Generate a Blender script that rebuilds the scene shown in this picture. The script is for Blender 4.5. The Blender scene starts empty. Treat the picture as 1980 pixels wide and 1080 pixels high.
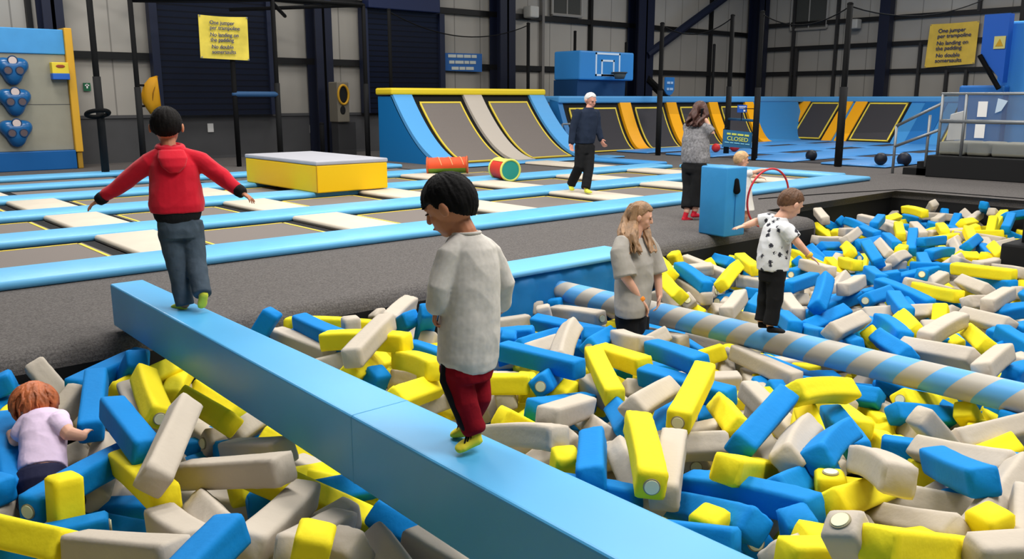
import bpy, bmesh, math, random
from mathutils import Vector, Matrix, noise
R = math.radians
random.seed(11)
SC = bpy.context.scene
COL = SC.collection

# ---------------------------------------------------------------- camera
FPX, EYE, AZ = 1670.0, 1.65, R(48.7)
PITCH = math.atan(350.0 / FPX)
FH = Vector((math.cos(AZ), math.sin(AZ), 0))            # level viewing direction
RT = Vector((math.sin(AZ), -math.cos(AZ), 0))           # to the right of it
UP = Vector((0, 0, 1))
FW = FH * math.cos(PITCH) - UP * math.sin(PITCH)
CU = FH * math.sin(PITCH) + UP * math.cos(PITCH)
EYEP = Vector((0, 0, EYE))
cd = bpy.data.cameras.new('camera')
cam = bpy.data.objects.new('camera', cd)
COL.objects.link(cam)
cd.sensor_width = 36.0
cd.lens = 36.0 * FPX / 1980.0
cd.clip_end = 200
cam.matrix_world = Matrix((( RT.x, CU.x, -FW.x, 0), (RT.y, CU.y, -FW.y, 0), (RT.z, CU.z, -FW.z, EYE), (0, 0, 0, 1)))
SC.camera = cam

# ---------------------------------------------------------------- light and exposure
SC.view_settings.view_transform = 'Standard'
SC.view_settings.look = 'None'
SC.view_settings.gamma = 1
SC.view_settings.use_curve_mapping = False
SC.view_settings.exposure = 0.0
w = bpy.data.worlds.new('hall_air')
SC.world = w
w.use_nodes = True
w.node_tree.nodes['Background'].inputs[0].default_value = (0.78, 0.88, 1.0, 1)
w.node_tree.nodes['Background'].inputs[1].default_value = 0.13


def lamp(x, y, z, sx, sy, watts, col=(1, 0.97, 0.92)):
    ld = bpy.data.lights.new('high_bay_light', 'AREA')
    ld.shape = 'RECTANGLE'
    ld.size, ld.size_y = sx, sy
    ld.energy = watts
    ld.color = col
    o = bpy.data.objects.new('high_bay_light', ld)
    o.location = (x, y, z)
    COL.objects.link(o)


for lx, ly, lw in ((5.5, -2.5, 330), (4.5, .5, 430), (4, 6, 430), (9.5, 1, 430), (9.5, 8, 430), (3, 13, 500), (9, 15, 400),
                   (16, 4, 400), (17, 12, 420), (25, 8, 620), (27, 15, 560), (31, 4, 420), (13, 20.5, 240), (4, 20, 400)):
    lamp(lx, ly, 8.2, 2.6, 2.6, lw * 0.93)


# ---------------------------------------------------------------- pixel helpers (only to find where things stand)
def ray(x, y):
    return FW + RT * ((x - 990) / FPX) - CU * ((y - 540) / FPX)


def at_z(x, y, z=0.0):
    d = ray(x, y)
    return EYEP + d * ((z - EYE) / d.z)


def at_y(x, y, Y):
    d = ray(x, y)
    return EYEP + d * (Y / d.y)


def at_x(x, y, X):
    d = ray(x, y)
    return EYEP + d * (X / d.x)


def at_w(x, y, wd):
    return EYEP + ray(x, y) * wd


# ---------------------------------------------------------------- materials
def lin(c):
    c = c / 255.0
    return c / 12.92 if c <= 0.04045 else ((c + 0.055) / 1.055) ** 2.4


MATS = {}


def mat(name, rgb, rough=0.7, bump=0.0, bscale=40.0, var=0.0, vscale=6.0, spec=0.3, metal=0.0, sheen=0.0):
    if name in MATS:
        return MATS[name]
    m = bpy.data.materials.new(name)
    m.use_nodes = True
    nt = m.node_tree
    b = nt.nodes['Principled BSDF']
    col = tuple(lin(c) for c in rgb) + (1,)
    b.inputs['Base Color'].default_value = col
    b.inputs['Roughness'].default_value = rough
    b.inputs['Specular IOR Level'].default_value = spec
    b.inputs['Metallic'].default_value = metal
    if sheen:
        b.inputs['Sheen Weight'].default_value = sheen
    tc = nt.nodes.new('ShaderNodeTexCoord')
    if var:
        n = nt.nodes.new('ShaderNodeTexNoise')
        n.inputs['Scale'].default_value = vscale
        n.inputs['Detail'].default_value = 4
        nt.links.new(tc.outputs['Object'], n.inputs['Vector'])
        rp = nt.nodes.new('ShaderNodeMapRange')
        rp.inputs[1].default_value, rp.inputs[2].default_value = 0.3, 0.7
        rp.inputs[3].default_value, rp.inputs[4].default_value = 1 - var, 1 + var
        nt.links.new(n.outputs['Fac'], rp.inputs[0])
        mx = nt.nodes.new('ShaderNodeVectorMath')
        mx.operation = 'SCALE'
        mx.inputs[0].default_value = col[:3]
        nt.links.new(rp.outputs[0], mx.inputs['Scale'])
        nt.links.new(mx.outputs[0], b.inputs['Base Color'])
    if bump:
        n2 = nt.nodes.new('ShaderNodeTexNoise')
        n2.inputs['Scale'].default_value = bscale
        n2.inputs['Detail'].default_value = 3
        nt.links.new(tc.outputs['Object'], n2.inputs['Vector'])
        bp = nt.nodes.new('ShaderNodeBump')
        bp.inputs['Strength'].default_value = bump
        bp.inputs['Distance'].default_value = 0.02
        nt.links.new(n2.outputs['Fac'], bp.inputs['Height'])
        nt.links.new(bp.outputs[0], b.inputs['Normal'])
    MATS[name] = m
    return m


def bands(name, c1, c2, axis, period, duty, rough=0.7, bump=False):
    """two colours alternating along one object axis ('X','Y','Z', or a vector)"""
    m = mat(name, c1, rough)
    nt = m.node_tree
    b = nt.nodes['Principled BSDF']
    tc = nt.nodes['Texture Coordinate']
    dt = nt.nodes.new('ShaderNodeVectorMath')
    dt.operation = 'DOT_PRODUCT'
    dt.inputs[1].default_value = {'X': (1, 0, 0), 'Y': (0, 1, 0), 'Z': (0, 0, 1)}[axis] if isinstance(axis, str) else axis
    nt.links.new(tc.outputs['Object'], dt.inputs[0])
    dv = nt.nodes.new('ShaderNodeMath')
    dv.operation = 'DIVIDE'
    dv.inputs[1].default_value = period
    nt.links.new(dt.outputs['Value'], dv.inputs[0])
    fr = nt.nodes.new('ShaderNodeMath')
    fr.operation = 'FRACT'
    nt.links.new(dv.outputs[0], fr.inputs[0])
    gt = nt.nodes.new('ShaderNodeMath')
    gt.operation = 'GREATER_THAN'
    gt.inputs[1].default_value = duty
    nt.links.new(fr.outputs[0], gt.inputs[0])
    mx = nt.nodes.new('ShaderNodeMix')
    mx.data_type = 'RGBA'
    mx.inputs['A'].default_value = tuple(lin(c) for c in c1) + (1,)
    mx.inputs['B'].default_value = tuple(lin(c) for c in c2) + (1,)
    nt.links.new(gt.outputs[0], mx.inputs['Factor'])
    nt.links.new(mx.outputs['Result'], b.inputs['Base Color'])
    if bump:
        bp = nt.nodes.new('ShaderNodeBump')
        bp.inputs['Distance'].default_value = 0.04
        nt.links.new(fr.outputs[0], bp.inputs['Height'])
        nt.links.new(bp.outputs[0], b.inputs['Normal'])
    return m


def veil(name, rgb, dens):
    """thin open mesh: mostly see-through"""
    m = bpy.data.materials.new(name)
    m.use_nodes = True
    nt = m.node_tree
    nt.nodes.remove(nt.nodes['Principled BSDF'])
    out = nt.nodes['Material Output']
    tr = nt.nodes.new('ShaderNodeBsdfTransparent')
    df = nt.nodes.new('ShaderNodeBsdfDiffuse')
    df.inputs[0].default_value = tuple(lin(c) for c in rgb) + (1,)
    mx = nt.nodes.new('ShaderNodeMixShader')
    mx.inputs[0].default_value = dens
    nt.links.new(tr.outputs[0], mx.inputs[1])
    nt.links.new(df.outputs[0], mx.inputs[2])
    nt.links.new(mx.outputs[0], out.inputs[0])
    MATS[name] = m
    return m


carpet = mat('grey_carpet', (100, 96, 94), 0.95, 0.5, 160, 0.34, 70, 0.1)
pit_black = mat('black_vinyl', (20, 20, 21), 0.7)
clad = mat('grey_cladding', (170, 165, 158), 0.6, 0, 1, 0.06, 0.8)
dado = mat('dark_grey_wall', (78, 78, 80), 0.8, 0, 1, 0.08, 1.5)
navy = mat('navy_steel', (17, 24, 46), 0.5)
black = mat('black_steel', (13, 13, 14), 0.5)
blk_soft = mat('black_padding', (14, 14, 15), 0.8)
sky = mat('light_blue_vinyl', (102, 182, 230), 0.42, 0.05, 8, 0.05, 3, 0.4)
beamblue = mat('beam_blue_vinyl', (80, 170, 224), 0.38, 0.03, 3, 0.04, 2, 0.45)
padblue = mat('mid_blue_vinyl', (66, 150, 216), 0.45, 0.05, 8, 0.06, 2)
deepblue = mat('deep_blue_vinyl', (10, 108, 178), 0.5, 0.25, 9, 0.12, 4)
beige = mat('beige_vinyl', (206, 195, 178), 0.6, 0.05, 8, 0.04, 3)
bed = mat('trampoline_mesh', (120, 112, 107), 0.85, 0.1, 300, 0.1, 120, 0.2)
beddark = mat('dark_trampoline_mesh', (62, 60, 63), 0.85, 0.1, 300, 0.1, 100, 0.2)
yline = mat('yellow_webbing', (226, 200, 70), 0.7)
yellow = mat('yellow_vinyl', (250, 200, 12), 0.5, 0.04, 8)
lemon = mat('lemon_vinyl', (240, 218, 40), 0.5, 0.08, 8)
orange = mat('orange_vinyl', (248, 172, 16), 0.5)
rail = mat('galvanised_steel', (140, 143, 146), 0.45, 0, 1, 0.08, 4, 0.5, 0.6)
white = mat('white_paint', (235, 235, 235), 0.6)
paper = mat('white_paper', (228, 226, 224), 0.8)


# ---------------------------------------------------------------- mesh helpers
def rot_to(d):
    return d.to_track_quat('Z', 'Y').to_matrix()


class MB:
    """collects closed shells, then links them as one mesh object"""

    def __init__(self):
        self.bm = bmesh.new()
        self.mi = 0

    def _mark(self, faces):
        for f in faces:
            f.material_index = self.mi

    def box(self, c, s, rot=None, bev=0.0, seg=2):
        t = bmesh.ops.create_cube(self.bm, size=1.0)
        vs = t['verts']
        for v in vs:
            v.co = Vector((v.co.x * s[0], v.co.y * s[1], v.co.z * s[2]))
        fs = {f for v in vs for f in v.link_faces}
        if bev > 0:
            es = list({e for v in vs for e in v.link_edges})
            r = bmesh.ops.bevel(self.bm, geom=es, offset=bev, segments=seg, affect='EDGES', profile=0.5)
            vs = list({v for f in r['faces'] for v in f.verts} | {v for v in vs if v.is_valid})
            fs = {f for v in vs for f in v.link_faces}
        M = (rot.to_4x4() if rot else Matrix()).copy()
        M.translation = Vector(c)
        bmesh.ops.transform(self.bm, matrix=M, verts=vs)
        self._mark(fs)
        return self

    def box2(self, a, b, bev=0.0, seg=2):
        return self.box([(a[i] + b[i]) / 2 for i in range(3)], [abs(b[i] - a[i]) for i in range(3)], None, bev, seg)

    def rings(self, rings, caps=True):
        vr = [[self.bm.verts.new(p) for p in r] for r in rings]
        n = len(rings[0])
        fs = []
        for a, b in zip(vr, vr[1:]):
            for i in range(n):
                fs.append(self.bm.faces.new((a[i], a[(i + 1) % n], b[(i + 1) % n], b[i])))
        if caps:
            fs.append(self.bm.faces.new(list(reversed(vr[0]))))
            fs.append(self.bm.faces.new(vr[-1]))
        self._mark(fs)
        return self

    def tube(self, pts, rad, n=12, closed=False):
        """round tube along points; rad a number or one per point"""
        pts = [Vector(p) for p in pts]
        if not hasattr(rad, '__len__'):
            rad = [rad] * len(pts)
        rings = []
        u = None
        for i, p in enumerate(pts):
            if closed:
                d = (pts[(i + 1) % len(pts)] - pts[i - 1]).normalized()
            else:
                d = (pts[min(i + 1, len(pts) - 1)] - pts[max(i - 1, 0)]).normalized()
            if u is None:
                u = d.orthogonal().normalized()
            u = (u - d * u.dot(d)).normalized()
            v = d.cross(u)
            rings.append([p + (u * math.cos(k * math.tau / n) + v * math.sin(k * math.tau / n)) * rad[i] for k in range(n)])
        if closed:
            rings.append(rings[0])
            return self.rings(rings, False)
        return self.rings(rings)

    def capsule(self, pts, rad, n=12):
        """tube with rounded ends"""
        pts = [Vector(p) for p in pts]
        if not hasattr(rad, '__len__'):
            rad = [rad] * len(pts)
        d0 = (pts[0] - pts[1]).normalized()
        d1 = (pts[-1] - pts[-2]).normalized()
        P, Q = [], []
        for k in (85, 60, 30):
            P.append(pts[0] + d0 * rad[0] * math.sin(R(k)))
            Q.append(rad[0] * math.cos(R(k)))
        P += pts
        Q += list(rad)
        for k in (30, 60, 85):
            P.append(pts[-1] + d1 * rad[-1] * math.sin(R(k)))
            Q.append(rad[-1] * math.cos(R(k)))
        return self.tube(P, Q, n)

    def loft(self, spec, n=20, sq=2.0, dome=(False, False)):
        """spec: list of (centre, half-width vector, half-depth vector); cross-sections are superellipses"""
        rs = []
        for c, a, b in spec:
            ring = []
            for k in range(n):
                t = k * math.tau / n
                ct, st = math.cos(t), math.sin(t)
                e = 2.0 / sq
                ring.append(c + a * math.copysign(abs(ct) ** e, ct) + b * math.copysign(abs(st) ** e, st))
            rs.append(ring)
        return self.rings(rs)

    def ell(self, c, r, axes=None, nu=16, nv=10):
        c = Vector(c)
        ax = axes or (Vector((1, 0, 0)), Vector((0, 1, 0)), Vector((0, 0, 1)))
        rs = []
        for j in range(1, nv):
            th = math.pi * j / nv - math.pi / 2
            rs.append([c + ax[0] * r[0] * math.cos(th) * math.cos(k * math.tau / nu) + ax[1] * r[1] * math.cos(th) * math.sin(k * math.tau / nu)
                       + ax[2] * r[2] * math.sin(th) for k in range(nu)])
        return self.rings(rs)

    def prism(self, poly, d):
        """extrude a planar polygon (list of 3D points) by vector d"""
        poly = [Vector(p) for p in poly]
        d = Vector(d)
        return self.rings([poly, [p + d for p in poly]])

    def face(self, pts):
        f = self.bm.faces.new([self.bm.verts.new(p) for p in pts])
        self._mark([f])
        return self

    def build(self, name, mats, parent=None, smooth=False, bevel=0.0):
        bmesh.ops.recalc_face_normals(self.bm, faces=self.bm.faces[:])
        if bevel:
            bmesh.ops.bevel(self.bm, geom=self.bm.edges[:], offset=bevel, segments=2, affect='EDGES', profile=0.5)
        me = bpy.data.meshes.new(name)
        self.bm.to_mesh(me)
        self.bm.free()
        return link_mesh(name, me, mats, parent, smooth)


def origin_of(p):
    o = Vector((0, 0, 0))
    while p is not None:
        o += p.location
        p = p.parent
    return o


def link_mesh(name, me, mats, parent=None, smooth=False, loc=None):
    for m in (mats if isinstance(mats, (list, tuple)) else [mats]):
        me.materials.append(m)
    if smooth:
        me.polygons.foreach_set('use_smooth', [True] * len(me.polygons))
    o = bpy.data.objects.new(name, me)
    COL.objects.link(o)
    if parent is not None:
        me.transform(Matrix.Translation(-origin_of(parent)))
        o.parent = parent
    else:
        # origin at the base centre
        xs = [v.co for v in me.vertices]
        b = Vector(((min(v.x for v in xs) + max(v.x for v in xs)) / 2, (min(v.y for v in xs) + max(v.y for v in xs)) / 2, min(v.z for v in xs)))
        me.transform(Matrix.Translation(-b))
        o.location = b
    return o


def tag(o, label, cat, group=None):
    o['label'] = label
    o['category'] = cat
    if group:
        o['group'] = group
    return o


def thing(name, label, cat, loc, group=None):
    o = bpy.data.objects.new(name, None)
    o.empty_display_size = 0.2
    o.location = loc
    COL.objects.link(o)
    return tag(o, label, cat, group)


def structure(o):
    o['kind'] = 'structure'
    return o


def words(text, size, origin, xdir, ydir, m, parent, name='lettering', depth=0.004, align='LEFT', spacing=1.0):
    cu = bpy.data.curves.new(name, 'FONT')
    cu.body = text
    cu.size = size
    cu.extrude = depth
    cu.align_x = align
    cu.space_line = spacing
    cu.offset = size * 0.012
    t = bpy.data.objects.new('t', cu)
    COL.objects.link(t)
    dg = bpy.context.evaluated_depsgraph_get()
    me = bpy.data.meshes.new_from_object(t.evaluated_get(dg))
    bpy.data.objects.remove(t)
    x, y = Vector(xdir).normalized(), Vector(ydir).normalized()
    z = x.cross(y)
    M = Matrix((x, y, z)).transposed().to_4x4()
    M.translation = Vector(origin)
    me.transform(M)
    me.materials.clear()
    return link_mesh(name, me, m, parent)


def fuse(mb, name, m, parent, voxel=0.006, smooth=4, fac=0.5, fold=0.0, ff=11.0):
    """melt overlapping shells into one continuous skin"""
    bmesh.ops.recalc_face_normals(mb.bm, faces=mb.bm.faces[:])
    me = bpy.data.meshes.new(name)
    mb.bm.to_mesh(me)
    mb.bm.free()
    t = bpy.data.objects.new('t', me)
    COL.objects.link(t)
    md = t.modifiers.new('r', 'REMESH')
    md.mode = 'VOXEL'
    md.voxel_size = voxel
    if smooth:
        ms = t.modifiers.new('s', 'SMOOTH')
        ms.iterations = smooth
        ms.factor = fac
    dg = bpy.context.evaluated_depsgraph_get()
    out = bpy.data.meshes.new_from_object(t.evaluated_get(dg))
    bpy.data.objects.remove(t)
    if fold:                                # soft cloth folds, as relief in the mesh
        co = [v.co.copy() for v in out.vertices]
        nr = [v.normal.copy() for v in out.vertices]
        flat = []
        for q, n_ in zip(co, nr):
            a = noise.noise(Vector((q.x * ff, q.y * ff, q.z * ff * .8)))
            b = noise.noise(Vector((q.x * ff * .5 + 7, q.y * ff * .5, q.z * ff * 1.9)))
            flat += list(q + n_ * fold * (.7 * (1 - 2.6 * abs(a)) + .6 * b - .1))
        out.vertices.foreach_set('co', flat)
        out.update()
    return link_mesh(name, out, m, parent, True)


def copy_tree(o, parent=None):
    c = o.copy()
    COL.objects.link(c)
    c.parent = parent
    for ch in o.children:
        copy_tree(ch, c)
    return c

# ================================================================ THE SETTING
EDGE, PX0, PX1, NX, NY, FARX = 6.25, -5.0, 11.3, 15.8, 7.35, 36.3
WALLY = 24.0


def deck():
    mb = MB()
    bm = mb.bm
    out = [(-6, EDGE), (PX1, EDGE), (PX1, NY), (NX, NY), (NX, -5), (FARX + .1, -5), (FARX + .1, WALLY + .1), (-6, WALLY + .1)]
    top = [bm.verts.new((x, y, 0)) for x, y in out]
    bot = [bm.verts.new((x, y, -1.35)) for x, y in out]
    f = bm.faces.new(top)
    f.material_index = 0
    n = len(out)
    for i in range(n):
        s = bm.faces.new((top[i], bot[i], bot[(i + 1) % n], top[(i + 1) % n]))
        s.material_index = 1
    bm.edges.ensure_lookup_table()
    es = [e for e in bm.edges if e.verts[0].co.z == 0 and e.verts[1].co.z == 0 and min(e.verts[0].co.y, e.verts[1].co.y) < 7.5 and
          max(e.verts[0].co.y, e.verts[1].co.y) < 7.5 and min(e.verts[0].co.x, e.verts[1].co.x) < 16 and max(e.verts[0].co.x, e.verts[1].co.x) < 16]
    es += [e for e in bm.edges if abs(e.verts[0].co.x - PX1) < .01 and abs(e.verts[1].co.x - PX1) < .01 and e not in es]
    r = bmesh.ops.bevel(bm, geom=es, offset=0.14, segments=6, affect='EDGES', profile=0.5, material=0)
    bmesh.ops.recalc_face_normals(bm, faces=bm.faces[:])
    return mb.build('floor', [carpet, pit_black], None)


structure(deck())
mb = MB()
mb.box2((-6, -5, -1.4), (NX, NY, -1.35))
structure(mb.build('floor_pit', pit_black))


def wall_panels(name, box_a, box_b, axis):
    """profiled cladding: vertical joints come from the material"""
    m = mat(name + '_cladding', (168, 163, 156), 0.6)
    nt = m.node_tree
    b = nt.nodes['Principled BSDF']
    tc = nt.nodes['Texture Coordinate']
    sp = nt.nodes.new('ShaderNodeSeparateXYZ')
    nt.links.new(tc.outputs['Object'], sp.inputs[0])
    dv = nt.nodes.new('ShaderNodeMath')
    dv.operation = 'MULTIPLY'
    dv.inputs[1].default_value = 0.9
    nt.links.new(sp.outputs[axis], dv.inputs[0])
    fr = nt.nodes.new('ShaderNodeMath')
    fr.operation = 'FRACT'
    nt.links.new(dv.outputs[0], fr.inputs[0])
    lt = nt.nodes.new('ShaderNodeMath')
    lt.operation = 'LESS_THAN'
    lt.inputs[1].default_value = 0.035
    nt.links.new(fr.outputs[0], lt.inputs[0])
    nz = nt.nodes.new('ShaderNodeTexNoise')
    nz.inputs['Scale'].default_value = 0.7
    nt.links.new(tc.outputs['Object'], nz.inputs['Vector'])
    mx = nt.nodes.new('ShaderNodeMix')
    mx.data_type = 'RGBA'
    mx.inputs['A'].default_value = tuple(lin(c) for c in (176, 171, 163)) + (1,)
    mx.inputs['B'].default_value = tuple(lin(c) for c in (128, 124, 118)) + (1,)
    ad = nt.nodes.new('ShaderNodeMath')
    ad.operation = 'MULTIPLY_ADD'
    ad.inputs[1].default_value = 0.5
    nt.links.new(nz.outputs['Fac'], ad.inputs[0])
    nt.links.new(lt.outputs[0], ad.inputs[2])
    nt.links.new(ad.outputs[0], mx.inputs['Factor'])
    nt.links.new(mx.outputs['Result'], b.inputs['Base Color'])
    mb = MB()
    mb.box2(box_a, box_b)
    return structure(mb.build(name, m))


wall_panels('wall_back', (-6, WALLY, 0), (FARX, WALLY + .2, 8.6), 0)
wall_panels('wall_right', (FARX, -5, 0), (FARX + .2, WALLY + .2, 8.6), 1)
mb = MB()
mb.box2((-6, WALLY - .06, 0), (FARX, WALLY, 1.16), 0.0)
mb.box2((-6, WALLY - .1, 1.14), (FARX, WALLY, 1.22), 0.0)
structure(mb.build('trim_1', dado))


def xs(px, Y, py=190):
    return at_y(px, py, Y).x


def zy(px, py, Y):
    return at_y(px, py, Y).z


# steel frame of the hall: each column and rail is a piece of the setting
ntrim = [1]


def trim(mb, m):
    ntrim[0] += 1
    structure(mb.build('trim_%d' % ntrim[0], m))


def i_beam(x, y, wd, dp, z0, z1):
    mb = MB()
    mb.box2((x - wd / 2, y - dp / 2, z0), (x + wd / 2, y - dp / 2 + .05, z1))
    mb.box2((x - wd / 2, y + dp / 2 - .05, z0), (x + wd / 2, y + dp / 2, z1))
    mb.box2((x - .04, y - dp / 2, z0), (x + .04, y + dp / 2, z1))
    trim(mb, navy)


for a, b in ((80, 120), (600, 632), (957, 986), (1224, 1254)):
    x0, x1 = xs(a, 23.6, 60), xs(b, 23.6, 60)
    i_beam((x0 + x1) / 2, 23.6, x1 - x0, .6, 0, 8.4)
i_beam(FARX - .5, 23.55, .75, .6, 0, 8.4)
for z in (2.72, 4.5, 6.2):
    mb = MB()
    mb.box2((-6, WALLY - .16, z - .09), (FARX - .16, WALLY, z + .09))
    trim(mb, black)
for z in (2.75, 3.85, 4.9, 6.4):
    mb = MB()
    mb.box2((FARX - .16, -5, z - .09), (FARX, WALLY - .16, z + .09))
    trim(mb, black)
for px_ in (1707,):
    y = at_x(px_, 120, FARX - .4).y
    mb = MB()
    mb.box2((FARX - .6, y - .22, 0), (FARX - .2, y + .22, 8.4))
    trim(mb, navy)
for px_, z0, z1 in ((1530, 0, 6.4), (1538, 0, 3.85), (1612, 0, 6.4), (1775, 0, 3.85), (1830, 0, 2.75), (1868, 0, 2.75), (1880, 4.9, 6.4)):
    y = at_x(px_, 150, FARX - .1).y
    mb = MB()
    mb.box2((FARX - .2, y - .05, z0), (FARX - .02, y + .05, z1))
    trim(mb, mat('mullion_grey', (44, 43, 43), .6))
for px_, z0, z1 in ((1048, 1.2, 6), (1141, 2.72, 8), (1372, 1.2, 8), (66, 2.7, 8)):
    x = xs(px_, WALLY - .1, 120)
    mb = MB()
    mb.box2((x - .06, WALLY - .17, z0), (x + .06, WALLY - .01, z1))
    trim(mb, black if px_ > 1100 or px_ < 100 else mat('grey_trim', (120, 116, 112), .6))
# diagonal wind bracing
for (a, b) in (((1250, 107), (1452, -42)), ((1250, 152), (1300, 200))):
    p, q = at_y(*a, 23.35), at_y(*b, 23.35)
    mb = MB()
    d = (q - p).normalized()
    mb.tube([p, q], .17, 8)
    trim(mb, navy if a[1] < 150 else black)

# ---------------------------------------------------------------- roller shutters
slats = bands('navy_slats', (19, 27, 48), (10, 14, 27), 'Z', 0.16, 0.75, 0.45, True)


def shutter(px0, px1, py_ref, z0, z1, ztop, hx0, hx1, label):
    x0, x1 = xs(px0, 23.6, py_ref), xs(px1, 23.6, py_ref)
    t = thing('roller_shutter', label, 'shutter', ((x0 + x1) / 2, 23.75, z0))
    mb = MB()
    mb.box2((x0 + .18, 23.7, z0), (x1 - .18, 23.8, z1))
    mb.build('slatted_curtain', slats, t)
    for s in (x0, x1 - .2):
        mb = MB()
        mb.box2((s, 23.6, z0), (s + .2, 23.84, z1))
        mb.build('guide_rail', mat('navy_rail', (22, 31, 56), .5), t)
    mb = MB()
    mb.box2((xs(hx0, 23.5, 30), 23.45, z1), (xs(hx1, 23.5, 30), 23.84, ztop), .03)
    mb.build('drum_housing', mat('navy_box', (24, 36, 72), .5), t)
    return t


shutter(296, 533, 120, 1.2, 4.75, 8.2, 325, 512, 'tall dark navy roller shutter behind the black frame with the yellow rules banner')
shutter(703, 861, 120, 1.2, 4.35, 8.2, 712, 850, 'dark navy roller shutter above and behind the two lane ramp')

# ---------------------------------------------------------------- fittings on the walls
def louvre(c0, c1, plane, label):
    t = thing('wall_vent', label, 'vent', (c0 + c1) / 2)
    ax = Vector((1, 0, 0)) if plane == 'y' else Vector((0, 1, 0))
    a, b = c0, c1
    n = Vector((0, -1, 0)) if plane == 'y' else Vector((-1, 0, 0))
    mb = MB()
    mb.box((a + b) / 2 + n * .04, [abs(b[i] - a[i]) + .02 if abs(b[i] - a[i]) > .05 else .06 for i in range(3)])
    mb.build('mesh_panel', mat('vent_dark', (70, 70, 66), .8, 0, 1, .1, 30), t)
    mb = MB()
    c = [(a + Vector((0, 0, 0)))]
    lo, hi = min(a.z, b.z), max(a.z, b.z)
    e0, e1 = (a, b)
    for z in (lo, hi):
        p, q = Vector((a.x, a.y, z)), Vector((b.x, b.y, z))
        mb.tube([p + n * .09, q + n * .09], .06, 6)
    for p in (a, b):
        mb.tube([Vector((p.x, p.y, lo)) + n * .09, Vector((p.x, p.y, hi)) + n * .09], .06, 6)
    m_ = (a + b) / 2
    mb.tube([Vector((m_.x, m_.y, lo)) + n * .09, Vector((m_.x, m_.y, hi)) + n * .09], .03, 6)
    mb.build('frame', mat('vent_frame', (150, 146, 140), .5), t)


louvre(at_y(1065, -25, 23.95), Vector((at_y(1121, 33, 23.95).x, 23.95, at_y(1121, 33, 23.95).z)), 'y', 'square louvred vent high on the back wall above the yellow topped ramp')
louvre(at_x(1536, -20, FARX - .02), Vector((FARX - .02, at_x(1600, 54, FARX - .02).y, at_x(1600, 54, FARX - .02).z)), 'x', 'large framed vent panel high on the right wall behind the net')

for p, n, lb in ((at_y(1018, 30, 23.9), Vector((0, -1, 0)), 'small pale floodlight on the back wall rail beside the square vent'),
                 (at_x(1658, 52, FARX - .1), Vector((-1, 0, 0)), 'small pale floodlight on the right wall rail between net posts')):
    t = thing('floodlight', lb, 'light', p)
    mb = MB()
    mb.box(p + n * .25 + Vector((0, 0, .1)), (.42, .42, .4), None, .05)
    mb.build('housing', mat('flood_grey', (190, 188, 182), .5), t)
    mb = MB()
    mb.box(p + n * .08, (.12, .3, .12) if abs(n.x) > .5 else (.12, .3, .12))
    mb.build('bracket', dado, t)

# green exit pictogram, wall plates
p = at_y(168, 168, 23.95)
t = thing('first_aid_sign', 'small green safety sign with white figure on the wall right of the climbing wall', 'sign', p)
mb = MB()
mb.box(p, (.17, .03, .2))
mb.build('plate', mat('sign_green', (20, 96, 62), .5), t)
mb = MB()
mb.box(p + Vector((0, -.02, .02)), (.035, .012, .11))
mb.box(p + Vector((0, -.02, .04)), (.1, .012, .03))
mb.build('white_symbol', white, t)
for (x, y), lb in (((407, 247), 'small pale notice on the dark lower wall right of the red hoodie'), ((604, 249), 'small pale wall plate on the dark lower wall above the yellow box')):
    p = at_y(x, y, 23.92)
    mb = MB()
    mb.box(p, (.17, .03, .24), None, .008)
    tag(mb.build('wall_plate', paper), lb, 'plate')

# ---------------------------------------------------------------- net frames and posts
postm = mat('post_black', (9, 9, 10), 0.8, spec=.15)


def post(px0, py0, px1, py1, Y, label, name='net_post', r=.055, X=None, group=None, collar=True):
    """upright black padded post; foot seen at (px1,py1), head at py0"""
    g = at_z(px1, py1, 0) if Y is None and X is None else (at_y(px1, py1, Y) if X is None else at_x(px1, py1, X))
    f = Vector((g.x, g.y, max(0.0, g.z) if (Y is not None or X is not None) else 0))
    wd = (Vector((g.x, g.y, 0)) - EYEP).dot(FH)
    h = EYE + (190 - py0) / FPX * wd * 1.03
    t = thing(name, label, 'post', (f.x, f.y, 0), group)
    mb = MB()
    mb.tube([(f.x, f.y, 0), (f.x, f.y, h)], r, 10)
    mb.build('pole', postm, t, True)
    if collar:
        mb = MB()
        mb.tube([(f.x, f.y, 0.01), (f.x, f.y, h * .5)], r * 1.28, 10)
        mb.build('padded_sleeve', blk_soft, t, True)
    mb = MB()
    mb.ell((f.x, f.y, h), (r * 1.1, r * 1.1, r * .7), None, 10, 6)
    mb.build('cap', postm, t, True)
    return f, h


P = {}
P['a'] = post(178, -30, 205, 340, None, 'tall black post right of the climbing wall, left of the red hoodie', r=.064)
P['b'] = post(252, 16, 277, 300, 20.6, 'black corner post of the net cage beside the yellow padded vane')
P['c'] = post(452, 117, 462, 310, 20.6, 'short black post directly under the yellow rules banner', r=.06, collar=False)
P['d'] = post(530, 15, 543, 305, 20.6, 'black cage post between the yellow rules banner and the navy column')
P['e'] = post(706, 26, 712, 305, 20.6, 'black cage post at the left edge of the second navy shutter')
P['f'] = post(751, 34, 757, 200, 20.9, 'thin black post in front of the second navy shutter behind the ramp', collar=False, r=.05)
P['g'] = post(622, 236, 625, 310, 21.1, 'short black post standing below the navy column behind the yellow box', r=.06, collar=False)
P['h'] = post(1020, 58, 1021, 190, 20.6, 'thin black net post behind the right end of the yellow ramp top', collar=False, r=.055)
P['i'] = post(1110, 72, 1110, 200, 20.6, 'black net post at the left side of the blue basketball box', collar=False, r=.05)
P['j'] = post(1275, 58, 1272, 302, 16.5, 'black net post just right of the blue basketball box column', r=.064)
P['k'] = post(1416, 44, 1404, 292, 15.2, 'black net post at the left side of the closed sign', r=.064)
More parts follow.
